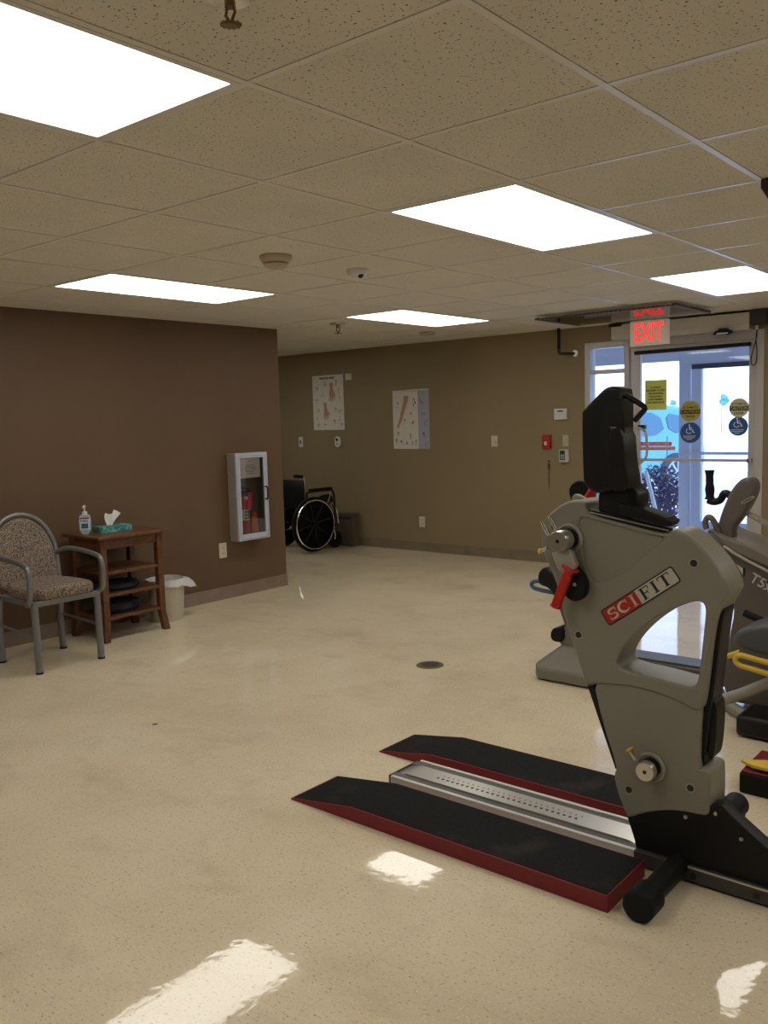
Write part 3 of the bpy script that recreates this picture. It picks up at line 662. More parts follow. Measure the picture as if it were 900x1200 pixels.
# extinguisher cabinet
fx = WX+.115
a, b, c_, d_ = at0(276, 531, fx), at0(313, 530, fx), at0(281, 634, fx), at0(316.5, 630.5, fx)
y0, y1 = (a.y+c_.y)/2, (b.y+d_.y)/2; z1, z0 = (a.z+b.z)/2, (c_.z+d_.z)/2
cab = thing('extinguisher_cabinet', 'white metal fire extinguisher cabinet on the brown wall', 'cabinet', (WX, (y0+y1)/2, z0))
th = .012
mb = MB().box(WX, fx-.02, y0, y0+th, z0, z1).box(WX, fx-.02, y1-th, y1, z0, z1).box(WX, fx-.02, y0+th, y1-th, z1-th, z1).box(WX, fx-.02, y0+th, y1-th, z0, z0+th)
mb.build('case', 'cabside', cab, bevel=.003); MB().box(WX, WX+.006, y0+th, y1-th, z0+th, z1-th).build('back_panel', 'cabin', cab)
fw = .042
mb = MB().box(fx-.02, fx, y0, y0+fw, z0, z1).box(fx-.02, fx, y1-fw, y1, z0, z1).box(fx-.02, fx, y0+fw, y1-fw, z1-fw, z1).box(fx-.02, fx, y0+fw, y1-fw, z0, z0+fw*1.25)
mb.box(fx-.001, fx+.007, y0+.014, y0+.024, z0+.014, z1-.014).box(fx-.001, fx+.007, y1-.024, y1-.014, z0+.014, z1-.014).box(fx-.001, fx+.007, y0+.024, y1-.024, z1-.024, z1-.014).box(fx-.001, fx+.007, y0+.024, y1-.024, z0+.014, z0+.024)
dr = mb.build('door', 'cabinet', cab, bevel=.004)
MB().box(fx-.012, fx-.009, y0+fw, y1-fw, z0+fw, z1-fw).build('door_glass', 'case_glass', dr)
zm = (z0+z1)/2+.02; MB().tube(smooth_path([(fx, y1-.035, zm+.05), (fx+.028, y1-.035, zm+.045), (fx+.028, y1-.035, zm-.045), (fx, y1-.035, zm-.05)], 4), .006, 8).build('handle', 'blackmet', dr)
nt_ = thing('instruction_card', 'white printed card behind the cabinet glass at its top', 'card', (fx-.018, (y0+y1)/2, z1-.22))
MB().box(fx-.016, fx-.0135, y0+fw+.002, y1-fw-.03, z1-.205, z1-.045).build('sheet', 'card', nt_); mb = MB()
for i, l in enumerate((.05, 0, .09, .12, .12, .10, .07)):
    ym = (y0+y1)/2-.01; zz = z1-.07-i*.017
    if l: mb.box(fx-.0135, fx-.0128, ym-l*.5, ym+l*.5, zz, zz+.005)
mb.build('print', 'greyink', nt_)
ext = thing('fire_extinguisher', 'red fire extinguisher with pink tag inside the wall cabinet', 'fire extinguisher', (WX+.055, y0+.115, z0+th))
ye = y0+.115; xe = WX+.052
MB().lathe([(.040, 0), (.043, .01), (.043, .27), (.036, .31), (.018, .335), (.016, .36)], (xe, ye, z0+th)).build('tank', 'firered', ext)
MB().cyl((xe, ye, z0+.165), (xe, ye, z0+.255), .0445, n=28).build('label_sheet', 'paper', ext)
mb = MB()
for i in range(3):
    for s_ in (-.3, .3): mb.box(xe+.040, xe+.046, ye-.012+s_*.04, ye+.002+s_*.04, z0+.178+i*.025, z0+.192+i*.025)
mb.build('label_print', 'ink', ext)
MB().cyl((xe, ye, z0+.372), (xe, ye, z0+.40), .018).box(xe-.01, xe+.05, ye-.012, ye+.03, z0+.40, z0+.41).box(xe-.01, xe+.055, ye-.012, ye+.03, z0+.425, z0+.432).build('valve', 'black', ext)
MB().cyl((xe+.02, ye, z0+.35), (xe+.045, ye, z0+.35), .013).build('gauge', 'stickwhite', ext)
MB().box(xe+.046, xe+.048, ye+.005, ye+.045, z0+.25, z0+.395, rot=Matrix.Rotation(-.12, 3, 'X')).build('inspection_tag', 'pink', ext)
MB().cyl((WX+.05, y1-.115, z0+th), (WX+.05, y1-.115, z0+.03), .045).lathe([(.036, .02), (.030, .10), (.022, .20), (.014, .21)], (WX+.05, y1-.115, z0+th)).build('signal_cone', 'orange', label='small orange cone in the cabinet right of the extinguisher', category='cone')
# outlet under cabinet
a, b = at0(256, 637), at0(265.5, 653)
t = thing('wall_outlet', 'ivory outlet below the extinguisher cabinet on the brown wall', 'outlet', (WX, (a.y+b.y)/2, b.z))
MB().box(WX, WX+.007, a.y, b.y, b.z, a.z).build('plate', 'offwhite', t, bevel=.002); mb = MB(); m_ = (a+b)/2
for dz in (-.024, .02):
    for dy in (-.008, .006): mb.box(WX+.007, WX+.0085, m_.y+dy, m_.y+dy+.003, m_.z+dz-.005, m_.z+dz+.006)
mb.build('slots', 'ink', t)

# ------------------------------------------------------------------ side table
tx0, tx1, ty0, ty1, tz = -5.535, -5.085, 3.185, 3.745, .715
tb = thing('side_table', 'dark wooden open side table with three shelves by the brown wall', 'table', ((tx0+tx1)/2, (ty0+ty1)/2, 0))
MB().box(tx0, tx1, ty0, ty1, tz-.024, tz).build('top', 'wood', tb, bevel=.006)
lg = .045; o_ = .035
lx = (tx0+o_, tx1-o_-lg); ly = (ty0+o_, ty1-o_-lg)
for i in (0, 1):
    for j in (0, 1):
        x, y = lx[i], ly[j]; mb = MB().box(x, x+lg, y, y+lg, .14, tz-.024)
        dx = (-.018, .018)[i]; dy = (-.018, .018)[j]
        A = [(x, y), (x+lg, y), (x+lg, y+lg), (x, y+lg)]; lo = [mb.b.verts.new((px+dx, py+dy, 0)) for px, py in A]; hi = [mb.b.verts.new((px, py, .141)) for px, py in A]
        mb.b.faces.new(lo[::-1]); mb.b.faces.new(hi)
        for k in range(4): mb.b.faces.new((lo[k], lo[(k+1) % 4], hi[(k+1) % 4], hi[k]))
        mb.build('leg', 'wood', tb, bevel=.003)
mb = MB(); g = .012
mb.box(lx[0]+lg, lx[1], ly[0]+.012, ly[0]+.03, tz-.095, tz-.024).box(lx[0]+lg, lx[1], ly[1]+.015, ly[1]+.033, tz-.095, tz-.024)
mb.box(lx[0]+.012, lx[0]+.03, ly[0]+lg, ly[1], tz-.095, tz-.024).box(lx[1]+.015, lx[1]+.033, ly[0]+lg, ly[1], tz-.095, tz-.024).build('apron', 'wood', tb, bevel=.002)
for z in (.47, .32, .165): MB().box(lx[0]+.008, lx[1]+lg-.004, ly[0]+.02, ly[1]+lg-.02, z-.02, z).build('shelf', 'wood', tb, bevel=.003)
# side rails closing the near end as slats
# dark folded items on shelves
def cushion(label, x, y, z, rx, ry, h):
    MB().lathe([(.0001, 0), (rx*.85, 0), (rx, h*.4), (rx*.92, h*.85), (rx*.5, h), (.0001, h*1.02)], (0, 0, 0), 28).rotate(Matrix.Translation((x, y, z)) @ Matrix.Diagonal((1, ry/rx, 1, 1))).build('folded_cushion', 'navy', label=label, category='cushion')
cushion('dark navy flat round cushion on the middle shelf of the side table', -5.30, 3.43, .32, .14, .17, .055)
cushion('black thicker cushion on the lowest shelf of the side table', -5.30, 3.43, .165, .14, .17, .08)
# sanitizer
p = at(102, 627, 2, tz); sx, sy = p.x-.03, p.y+.01
s = thing('hand_sanitizer', 'pump bottle of hand sanitizer on the left of the side table', 'bottle', (sx, sy, tz))
MB().mesh(plate([rnd([(sx-.038, tz), (sx+.038, tz), (sx+.038, tz+.118), (sx+.026, tz+.138), (sx-.026, tz+.138), (sx-.038, tz+.118)], 1)], sy-.026, sy+.026, .007)).rotate(Matrix.Translation((sx, sy, 0)) @ Matrix.Rotation(.9, 4, 'Z') @ Matrix.Translation((-sx, -sy, 0))).build('bottle', 'gel', s)
R_ = Matrix.Translation((sx, sy, 0)) @ Matrix.Rotation(.9, 4, 'Z') @ Matrix.Translation((-sx, -sy, 0))
MB().box(sx-.031, sx+.031, sy-.0275, sy-.026, tz+.035, tz+.118).rotate(R_).build('label_sheet', 'label', s)
MB().box(sx-.031, sx+.031, sy-.0282, sy-.0274, tz+.108, tz+.118).rotate(R_).build('red_band', 'firered', s)
me = text_mesh('PURELL', .017, xs=.95, weight=.0006); me.transform(R_ @ Matrix.Translation((sx, sy-.0282, tz+.094)) @ FACE_MY); MB().mesh(me).build('brand_word', 'purple', s, smooth=0, recalc=False)
MB().box(sx-.022, sx+.022, sy-.0282, sy-.0275, tz+.045, tz+.078).rotate(R_).build('label_panel', 'blue', s)
MB().cyl((sx, sy, tz+.138), (sx, sy, tz+.155), .017).cyl((sx, sy, tz+.155), (sx, sy, tz+.185), .005).lathe([(.007, 0), (.010, .006), (.009, .014), (.0001, .016)], (sx, sy, tz+.183)).tube([(sx, sy, tz+.191), (sx+.02, sy-.02, tz+.190), (sx+.026, sy-.027, tz+.184)], .0045, 8).build('pump', 'white', s)
# tissue box
p0 = at(115, 625.5, 2, tz); p1 = at(153, 622, 2, tz)
bx0, bx1 = -5.37, -5.25; by0, by1 = p0.y+.02, p0.y+.25
s = thing('tissue_box', 'teal patterned flat tissue box on the side table', 'tissue box', ((bx0+bx1)/2, (by0+by1)/2, tz))
MB().box(bx0, bx1, by0, by1, tz, tz+.042).build('carton', 'teal', s, bevel=.002)
MB().mesh(plate([rnd([(-.05, -.012), (.05, -.012), (.05, .012), (-.05, .012)], 2)], -.0005, .0005, .0002)).rotate(Matrix.Translation(((bx0+bx1)/2, (by0+by1)/2, tz+.0435)) @ Matrix.Rotation(PI/2, 4, 'Z') @ Matrix.Rotation(-PI/2, 4, 'X')).build('opening', 'ink', s)
mb = MB(); cx, cy = (bx0+bx1)/2, (by0+by1)/2-.02; G = []
for i in range(7):
    row = []
    for j in range(9):
        u, v = i/6-.5, j/8; wd_ = .028+.055*v-.02*v*v*v
        row.append(mb.b.verts.new((cx+.012*math.sin(u*9+v*3)*(.4+v), cy+u*wd_*1.6+.03*v*v, tz+.04+.10*v-.03*abs(u)*v+.012*math.sin(u*7)*v)))
    G.append(row)
for i in range(6):
    for j in range(8): mb.b.faces.new((G[i][j], G[i+1][j], G[i+1][j+1], G[i][j+1]))
mb.build('tissue', 'tissue', s, smooth=80)
# waste bin
p = at(203, 730, 2, 0)
s = thing('waste_bin', 'cream plastic waste bin with white liner right of the side table', 'bin', (-5.36, 3.86, 0)); bxx, byy = -5.37, 3.90
def ovl(r, z): return [(bxx+r*1.0*math.cos(a), byy+r*1.15*math.sin(a), z) for a in [2*PI*k/32 for k in range(32)]]
mb = MB(); rr = [ovl(.102, 0), ovl(.107, .01), ovl(.124, .30), ovl(.119, .30), ovl(.100, .015)]; vs = [[mb.b.verts.new(v) for v in r_] for r_ in rr]
for A, C in zip(vs, vs[1:]):
    for k in range(32): mb.b.faces.new((A[k], A[(k+1) % 32], C[(k+1) % 32], C[k]))
mb.b.faces.new(vs[0][::-1]); mb.b.faces.new(vs[-1]); mb.build('bucket', 'can', s)
mb = MB(); rings = []
for i, (rf, dz) in enumerate(((.116, -.10), (.115, -.02), (.119, .008), (.129, .010), (.134, -.012), (.138, -.042))):
    ring = []
    for k in range(64):
        a = 2*PI*k/64; wv = .006*math.sin(9*a+i)+.004*math.sin(17*a+i*2); dd = 0
        if i >= 3: ex_ = max(0, math.cos(a-1.3))**6*.075*(i-2)/3; dd = -ex_*.6
        else: ex_ = 0
        r_ = rf+wv*.5*(i > 1)+ex_
        ring.append(mb.b.verts.new((bxx+r_*math.cos(a), byy+r_*1.15*math.sin(a), .30+dz+wv*(i > 3)+dd)))
    rings.append(ring)
for A, C in zip(rings, rings[1:]):
    for k in range(64): mb.b.faces.new((A[k], A[(k+1) % 64], C[(k+1) % 64], C[k]))
mb.build('liner', 'bag', s, smooth=60)

# ------------------------------------------------------------------ armchair (faces +X)
ch = thing('armchair', 'grey tubular armchair with speckled fabric seat and arched back', 'chair', (-5.02, 2.78, 0))
cy0, cy1 = 2.575, 2.985; fx_, bx_ = -4.81, -5.25; tr = .0155
for y in (cy0, cy1):
    MB().tube(smooth_path([(fx_, y, 0), (fx_-.004, y, .2), (fx_-.012, y, .42)], 4), tr*1.35, 12).build('leg', 'chairgrey', ch)
    MB().tube(smooth_path([(bx_+.0, y, 0), (bx_-.01, y, .2), (bx_+.015, y, .42)], 4), tr*1.35, 12).build('leg', 'chairgrey', ch)
    for x in (fx_, bx_): MB().cyl((x, y, 0), (x, y, .012), .0225, n=16).build('foot_cap', 'black', ch)
    s_ = -1 if y == cy0 else 1; yo = y+s_*.035
    arm = [(bx_-.03, y, .63), (bx_+.06, yo, .662), (bx_+.25, yo, .660), (fx_-.03, yo, .640), (fx_+.012, yo, .60), (fx_+.012, yo, .47), (fx_-.01, yo-s_*.005, .43), (fx_-.04, y, .405), (fx_-.10, y, .400)]
    MB().tube(smooth_path(arm, 6), tr, 12).build('armrest', 'chairgrey', ch)
ym = (cy0+cy1)/2
bk = [(bx_+.015, cy0, .40), (bx_-.02, cy0-.012, .55), (bx_-.045, cy0-.01, .68), (bx_-.065, cy0+.03, .79), (bx_-.082, cy0+.10, .865), (bx_-.09, ym, .895), (bx_-.082, cy1-.10, .865), (bx_-.065, cy1-.03, .79), (bx_-.045, cy1+.01, .68), (bx_-.02, cy1+.012, .55), (bx_+.015, cy1, .40)]
MB().tube(smooth_path(bk, 6), tr, 12).build('back_frame', 'chairgrey', ch)
bp_ = rnd([(cy0+.012, .42), (cy0+.002, .56), (cy0+.008, .69), (cy0+.05, .79), (cy0+.11, .85), (ym, .878), (cy1-.11, .85), (cy1-.05, .79), (cy1-.008, .69), (cy1-.002, .56), (cy1-.012, .42)], 2)
me = plate([bp_], -.022, .022, .016, 4)
# lean the back panel
mb = MB().mesh(me)
for v in mb.b.verts:
    a_, y_, z_ = v.co; v.co = (bx_+.02-(z_-.42)*.235-y_*1., a_, z_)
mb.build('backrest', 'fabric', ch)
mb = MB(); mb.mesh(plate([rnd([(bx_+.03, cy0+.0), (fx_+.02, cy0-.02), (fx_+.035, ym), (fx_+.02, cy1+.02), (bx_+.03, cy1-.0), (bx_+.02, ym)], 2)], -.032, .032, .026, 5))
for v in mb.b.verts:
    a_, y_, z_ = v.co; e_ = 1-min(1, (abs(z_-ym)/.22)**2); v.co = (a_, z_, .458-y_+(.014*e_ if y_ < 0 else 0))
mb.build('seat', 'fabric', ch)
mb = MB().box(fx_-.012, fx_+.010, cy0, cy1, .395, .427).box(bx_, bx_+.022, cy0, cy1, .395, .425).box(bx_, fx_, cy0-.010, cy0+.01, .395, .427).box(bx_, fx_, cy1-.01, cy1+.010, .395, .427)
mb.build('seat_frame', 'chairgrey', ch, bevel=.005)
mb = MB(); 
for y in (cy0, cy1): mb.cyl((fx_, y, .215), (bx_-.008, y, .235), .008)
mb.build('side_stretcher', 'chairgrey', ch)

# ------------------------------------------------------------------ wheelchair (local: faces +Y)
wc = thing('wheelchair', 'black folding wheelchair with chrome hand rims in the corner by the tan wall', 'wheelchair', (-7.05, 6.93, 0), math.radians(-5.5))
WR = .305; hw = .285
for s_ in (-1, 1):
    x = s_*hw
    wl = MB().lathe([(WR-.028, -.014), (WR-.006, -.016), (WR, 0), (WR-.006, .016), (WR-.028, .014), (WR-.028, -.014)], (x, 0, WR), 40, 'X').build('wheel', 'softblack', wc, local=True)
    MB().tube([(x+s_*.035, .268*math.cos(a), WR+.268*math.sin(a)) for a in [2*PI*k/48 for k in range(48)]], .0085, 8, closed=True).build('hand_rim', 'chrome', wl, local=True)
    mb = MB().cyl((x-.025, 0, WR), (x+.03, 0, WR), .032)
    for k in range(8):
        a = k*PI/4+.2; mb.cyl((x, .02*math.cos(a), WR+.02*math.sin(a)), (x, (WR-.025)*math.cos(a), WR+(WR-.025)*math.sin(a)), .014, .009, n=8)
    mb.build('spokes', 'black', wl, local=True)
    cs_ = MB().lathe([(.04, -.012), (.098, -.014), (.1, 0), (.098, .014), (.04, .012), (.04, -.012)], (s_*.24, .34, .10), 28, 'X').build('caster', 'softblack', wc, local=True)
    MB().tube([(s_*.24, .34, .10), (s_*.262, .335, .16), (s_*.24, .32, .235)], .009, 8).build('fork', 'chrome', cs_, local=True)
    x2 = s_*.225
    MB().tube(smooth_path([(x2, -.03, .20), (x2, -.05, .48), (x2, -.055, .77), (x2, -.08, .83), (x2, -.15, .845)], 5), .012, 10).build('back_cane', 'chrome', wc, local=True)
    MB().tube([(x2, -.09, .835), (x2, -.20, .845)], .018, 10).build('push_handle', 'softblack', wc, local=True)
    x3 = s_*.245
    MB().tube(smooth_path([(x3, -.05, .48), (x3, -.05, .63), (x3, .0, .66), (x3, .28, .66), (x3, .34, .62), (x3, .35, .50), (x3, .34, .25)], 5), .012, 10).build('arm_frame', 'blackmet', wc, local=True)
    MB().box(x3-.026, x3+.026, -.01, .31, .665, .695).build('arm_pad', 'softblack', wc, local=True, bevel=.01)
    MB().mesh(plate([rnd([(-.02, .50), (.33, .50), (.32, .60), (.24, .625), (-.02, .58)], 1)], -.003, .003, .001)).rotate(Matrix.Translation((x3+s_*.004, 0, 0)) @ Matrix.Rotation(PI/2, 4, 'Z')).build('skirt_guard', 'black', wc, local=True)
    MB().tube(smooth_path([(x2, .0, .215), (x2, .28, .225), (x2, .33, .24)], 4), .011, 8).tube([(x2, -.03, .46), (x2, .35, .47)], .011, 8).tube(smooth_path([(x2, .35, .47), (x2, .40, .42), (x2, .42, .27)], 4), .010, 8).build('side_frame', 'chrome', wc, local=True)
    MB().tube([(s_*.26, .22, .50), (s_*.285, .25, .60), (s_*.29, .24, .66)], .007, 8).box(s_*.27-.02, s_*.27+.02, .20, .27, .485, .51).build('brake_lever', 'chrome', wc, local=True)
mb = MB(); G = []
for i in range(9):
    u = i/8-.5; G.append([mb.b.verts.new((u*.44, -.055-.035*(1-4*u*u), z_)) for z_ in (.47, .58, .69, .79)])
for i in range(8):
    for j in range(3): mb.b.faces.new((G[i][j], G[i+1][j], G[i+1][j+1], G[i][j+1]))
o_ = mb.build('back_sling', 'softblack', wc, local=True, smooth=80); sm = o_.modifiers.new('solidify', 'SOLIDIFY'); sm.thickness = .015
MB().box(-.21, .21, -.02, .36, .465, .50).build('seat', 'softblack', wc, local=True, bevel=.012)
MB().tube([(-.21, .02, .21), (.21, .05, .455)], .01, 8).tube([(.21, .0, .21), (-.21, .03, .455)], .01, 8).tube([(-.28, 0, .305), (.28, 0, .305)], .009, 8).build('cross_brace', 'chrome', wc, local=True)
# crate behind
a, b = at(394, 602, 1, 7.40), at(414, 637, 1, 7.40)
cr_ = thing('storage_crate', 'brown vented crate in the corner behind the wheelchair', 'crate', ((a.x+b.x)/2, 7.38, 0))
MB().box(a.x-.02, b.x, 7.40, 7.51, 0, a.z).build('body', 'cardboard', cr_, bevel=.006); mb = MB()
for i in range(6): mb.box(a.x+i*.038-.0, a.x+i*.038+.022, 7.395, 7.401, a.z-.06, a.z-.03)
mb.build('vent_slots', 'slot', cr_)
MB().box(a.x-.024, b.x+.004, 7.394, 7.514, a.z-.004, a.z+.012).build('lid', 'cardboard', cr_, bevel=.004)

# ------------------------------------------------------------------ ceiling devices
c = at(323, 300, 2, H)
t = thing('smoke_detector', 'round beige smoke detector on the ceiling left of the dome sensor', 'smoke detector', (c.x, c.y, H-.06))
MB().lathe([(.078, 0), (.078, -.008), (.070, -.026), (.064, -.03), (.064, -.035)][::-1], (c.x, c.y, H), 32).build('base', 'beige', t)
MB().cyl((c.x, c.y, H-.043), (c.x, c.y, H-.034), .052).build('vent_gap', 'slot', t)
MB().lathe([(.0001, -.062), (.035, -.06), (.046, -.052), (.058, -.042), (.058, -.038)], (c.x, c.y, H), 32).build('cap', 'beige', t)
c = at(419, 316, 2, H)
t = thing('dome_sensor', 'small white dome sensor on the ceiling right of the smoke detector', 'sensor', (c.x, c.y, H-.05))
MB().lathe([(.0001, -.046), (.03, -.042), (.05, -.028), (.058, -.012), (.058, 0)], (c.x, c.y, H), 32).build('dome', 'white', t)
MB().ball((c.x+.03, c.y-.012, H-.034), .016, n=14).build('lens', 'ink', t)
def sprinkler(label, px, py, s=1.):
    c = at(px, py, 2, H); t = thing('sprinkler_head', label, 'sprinkler', (c.x, c.y, H-.06*s), group='fire sprinklers')
    MB().lathe([(.022*s, -.002), (.040*s, -.010), (.043*s, -.004), (.043*s, .0)], (c.x, c.y, H), 28).build('escutcheon', 'steel', t)
    MB().cyl((c.x, c.y, H-.024*s), (c.x, c.y, H), .010*s).tube([(c.x-.008*s, c.y, H-.02*s), (c.x-.013*s, c.y, H-.035*s), (c.x, c.y, H-.052*s)], .003*s, 6).tube([(c.x+.008*s, c.y, H-.02*s), (c.x+.013*s, c.y, H-.035*s), (c.x, c.y, H-.052*s)], .003*s, 6).build('frame', 'brass', t)
    mb = MB().cyl((c.x, c.y, H-.056*s), (c.x, c.y, H-.052*s), .013*s)
    for k in range(12): a = k*PI/6; mb.box(c.x+.010*s, c.x+.020*s, c.y-.0028*s, c.y+.0028*s, H-.055*s, H-.053*s, rot=Matrix.Rotation(a, 3, 'Z'), pivot=(c.x, c.y, H))
    mb.build('deflector', 'brass', t)
sprinkler('sprinkler head cut by the top edge of the photo', 269, -7, 1.)
sprinkler('tiny sprinkler head on the ceiling beside the farthest troffer', 396, 379, 1.5)
c = at(501, 389, 2, H); t = thing('ceiling_sensor', 'tiny square sensor on the ceiling behind the farthest troffer', 'sensor', (c.x, c.y, H-.03)); MB().box(c.x-.055, c.x+.055, c.y-.055, c.y+.055, H-.03, H).build('body', 'beige', t, bevel=.008)
c = at(905, 4, 2, H-.03); t = thing('ceiling_box', 'dark brown box at the top right corner of the photo', 'box', (c.x, c.y, H-.08))
a = at(893, 2, 2, H-.08)
MB().prism([(a.x+.0, H-.05), (a.x+.02, H-.075), (a.x+.16, H-.075), (a.x+.16, H), (a.x, H)], a.y-.10, a.y+.012).build('body', 'darkbox', t, bevel=.004)
MB().cyl((a.x+.08, a.y-.04, H-.08), (a.x+.08, a.y-.04, H-.07), .03).build('knob', 'darkbox', t)
a = at(894, 222, 2, H-.03); t = thing('ceiling_bracket', 'dark bracket on the ceiling at the right edge of the photo', 'bracket', (a.x+.05, a.y, H-.09))
MB().prism([(a.x, H), (a.x, H-.03), (a.x+.03, H-.08), (a.x+.12, H-.09), (a.x+.14, H)], a.y-.03, a.y+.03).build('body', 'darkbox', t, bevel=.006)
MB().cyl((a.x+.09, a.y, H-.13), (a.x+.09, a.y, H-.085), .022).build('hook_ring', 'darkbox', t)

# floor drain and debris
c = at(504, 779.5, 2, 0); t = thing('floor_drain', 'round dark metal drain cover in the middle of the floor', 'drain', (c.x, c.y, 0))
MB().lathe([(.060, .001), (.062, .004), (.078, .004), (.080, .0005)], (c.x, c.y, 0), 40).build('rim', 'brass', t)
MB().cyl((c.x, c.y, .0005), (c.x, c.y, .003), .060, n=40).build('cover', principled('dull_drain_metal', (.12, .10, .07), .5, .6), t)
mb = MB()
for i in range(-3, 4):
    hw_ = math.sqrt(max(0, .05**2-(i*.014)**2)); mb.box(c.x-hw_, c.x+hw_, c.y+i*.014-.003, c.y+i*.014+.003, .0028, .0036)
mb.build('slots', 'slot', t)
c = at(182, 849, 2, 0); MB().mesh(plate([rnd([(-.014, -.005), (.0, -.007), (.013, -.001), (.004, .006), (-.012, .003)], 1)], -.0015, .0015, .0005)).rotate(Matrix.Translation((c.x, c.y, .0016)) @ Matrix.Rotation(.8, 4, 'Z') @ Matrix.Rotation(-PI/2, 4, 'X')).build('floor_debris', 'ink', label='tiny black crumb alone on the floor in front of the chair', category='crumb')
c = at(305, 707, 2, 0)

# ------------------------------------------------------------------ arm ergometer (side face at Y = 2.54)
YF = 2.54; BT = .145
def U(pts, Y=YF):
    r_ = []
    for x, y in pts: v = at(x, y, 1, Y); r_.append((v.x, v.z))
    return r_
def P3(x, y, Y): return at(x, y, 1, Y)
er = thing('arm_ergometer', 'putty grey upright arm ergometer on a black base with red crank grip', 'exercise machine', (-1.05, 2.63, 0))
up = [(690, 802), (686, 801), (672.5, 760.5), (658, 715), (653.5, 691), (649.5, 679), (643, 663), (637, 651), (633, 636), (633, 621), (637, 609), (646, 599.5), (657, 591), (668, 586.5), (680, 586), (686, 590), (686, 596), (692, 604), (730, 614), (779, 627), (789, 620.5), (800, 624), (813, 633), (827, 647), (840, 663), (849, 679), (854, 693), (853, 698), (846, 709), (838, 724), (833, 757), (829, 790), (825, 822), (822, 831), (816, 834), (809, 831), (795, 823), (770.5, 813), (739, 804.5), (707, 802)]
win_ = [(722, 779), (725, 768), (731, 758), (742, 745), (757, 732), (772, 722), (795, 711), (812, 705), (821, 705), (826, 711), (826, 722), (822, 760), (818, 795), (815, 804), (808, 806), (770, 795), (730, 786)]
pan_ = [(676, 606), (690, 608), (735, 618.5), (776, 629.5), (774, 635), (758, 649), (733, 670), (712, 682), (699, 684), (690, 676), (684, 655)]
MB().mesh(plate([rnd(U(up), 2), rnd(U(win_), 2), rnd(U(pan_), 2)], YF, YF+.03, .009, 4)).mesh(plate([[(a_*.9985-.0015, b_*.999) for a_, b_ in rnd(U(up), 2)], rnd(U(win_), 2)], YF+.007, YF+BT, .010, 4)).build('upper_shell', 'putty', er, smooth=50)
lo = [(693, 795), (705, 850), (722, 900), (718, 908), (721, 926), (733, 957), (736, 960), (753, 954.5), (775, 951), (798, 952), (822, 957), (829, 957), (832, 950), (832, 912), (830, 906), (824, 903), (817, 902), (818, 860), (820, 836), (818, 828), (800, 822), (760, 808), (720, 800)]
MB().mesh(plate([rnd(U(lo), 1)], YF+.006, YF+BT-.006, .007, 3)).build('lower_shell', 'putty', er, smooth=50)
MB().mesh(plate([U([(688, 803), (696, 803), (727, 903), (721, 901)], YF+.03)], YF+.03, YF+.11, .002)).build('front_strip', 'black', er)
col = [(845, 714), (836, 740), (824, 825), (816, 903), (826, 903), (833, 850), (842, 780), (849, 725), (852, 712)]
MB().mesh(plate([rnd(U(col, YF+.05), 1)], YF+.035, YF+.125, .004)).build('rear_column', 'black', er)
MB().mesh(plate([rnd(U([(836, 820), (831, 830), (828, 880), (833, 893), (838, 880), (841, 830)], YF+.045), 2)], YF+.045, YF+.12, .003)).build('column_panel', 'blackmet', er)
# lower raised block towards +X
# logo
o0 = P3(714.4, 734, YF); o1 = P3(798.9, 681, YF); o2 = P3(701.6, 716.7, YF)
ux = (o1-o0); LW = ux.length; ux.normalize(); uz = Vector((-ux.z, 0, ux.x)); LH = .055
LM = Matrix(((ux.x, uz.x, 0, o0.x), (0, 0, -1, YF), (ux.z, uz.z, 0, o0.z), (0, 0, 0, 1)))   # local x along logo, y up, z towards camera
def rrect(x0, y0, x1, y1, r=.006):
    out = []
    for cx_, cy_, a0 in ((x1-r, y1-r, 0), (x0+r, y1-r, PI/2), (x0+r, y0+r, PI), (x1-r, y0+r, 3*PI/2)):
        out += [(cx_+r*math.cos(a0+k*PI/8), cy_+r*math.sin(a0+k*PI/8)) for k in range(5)]
    return out
def flat(mb, poly, z0, z1): mb.prism(poly, z0, z1, axis=2); return mb
lg_ = flat(MB(), rrect(0, 0, LW, LH, .009), 0, .0015).rotate(LM).build('logo_plate', 'ink', er)
flat(MB(), rrect(.004, .004, LW-.004, LH-.004, .006), .0012, .002).rotate(LM).build('logo_face', 'logowhite', lg_)
flat(MB(), rrect(.004, .004, LW*.485, LH-.004, .004), .0018, .0024).rotate(LM).build('logo_red_field', 'logored', lg_)
# serif letters drawn as shapes
def arc_stroke(mb, cx_, cy_, rx, ry, a0, a1, w0, w1, n=16):
    pts = []
    for k in range(n+1):
        t_ = k/n; a = a0+(a1-a0)*t_; w_ = w0+(w1-w0)*math.sin(PI*t_); pts.append((a, w_))
    for (a, wa), (b, wb) in zip(pts, pts[1:]):
        flat(mb, [(cx_+(rx-wa)*math.cos(a), cy_+(ry-wa)*math.sin(a)), (cx_+rx*math.cos(a), cy_+ry*math.sin(a)), (cx_+rx*math.cos(b), cy_+ry*math.sin(b)), (cx_+(rx-wb)*math.cos(b), cy_+(ry-wb)*math.sin(b))], .0022, .0030)
def rect(mb, x0, y0, x1, y1): flat(mb, [(x0, y0), (x1, y0), (x1, y1), (x0, y1)], .0022, .0030)
y0_, y1_ = .0095, .0465; hh = y1_-y0_
def let_I(mb, x, w_=.0085):
    rect(mb, x-w_/2, y0_, x+w_/2, y1_); rect(mb, x-w_, y0_, x+w_, y0_+.0026); rect(mb, x-w_, y1_-.0026, x+w_, y1_)
mb = MB(); x = .036; r_ = hh/4+.0009
arc_stroke(mb, x, y1_-r_, .0155, r_, PI*.12, PI*1.5, .0022, .0078); arc_stroke(mb, x, y0_+r_, .0165, r_, PI*.5, -PI*.88, .0022, .0078)
rect(mb, x+.0125, y1_-.013, x+.015, y1_); rect(mb, x-.016, y0_, x-.0135, y0_+.013)
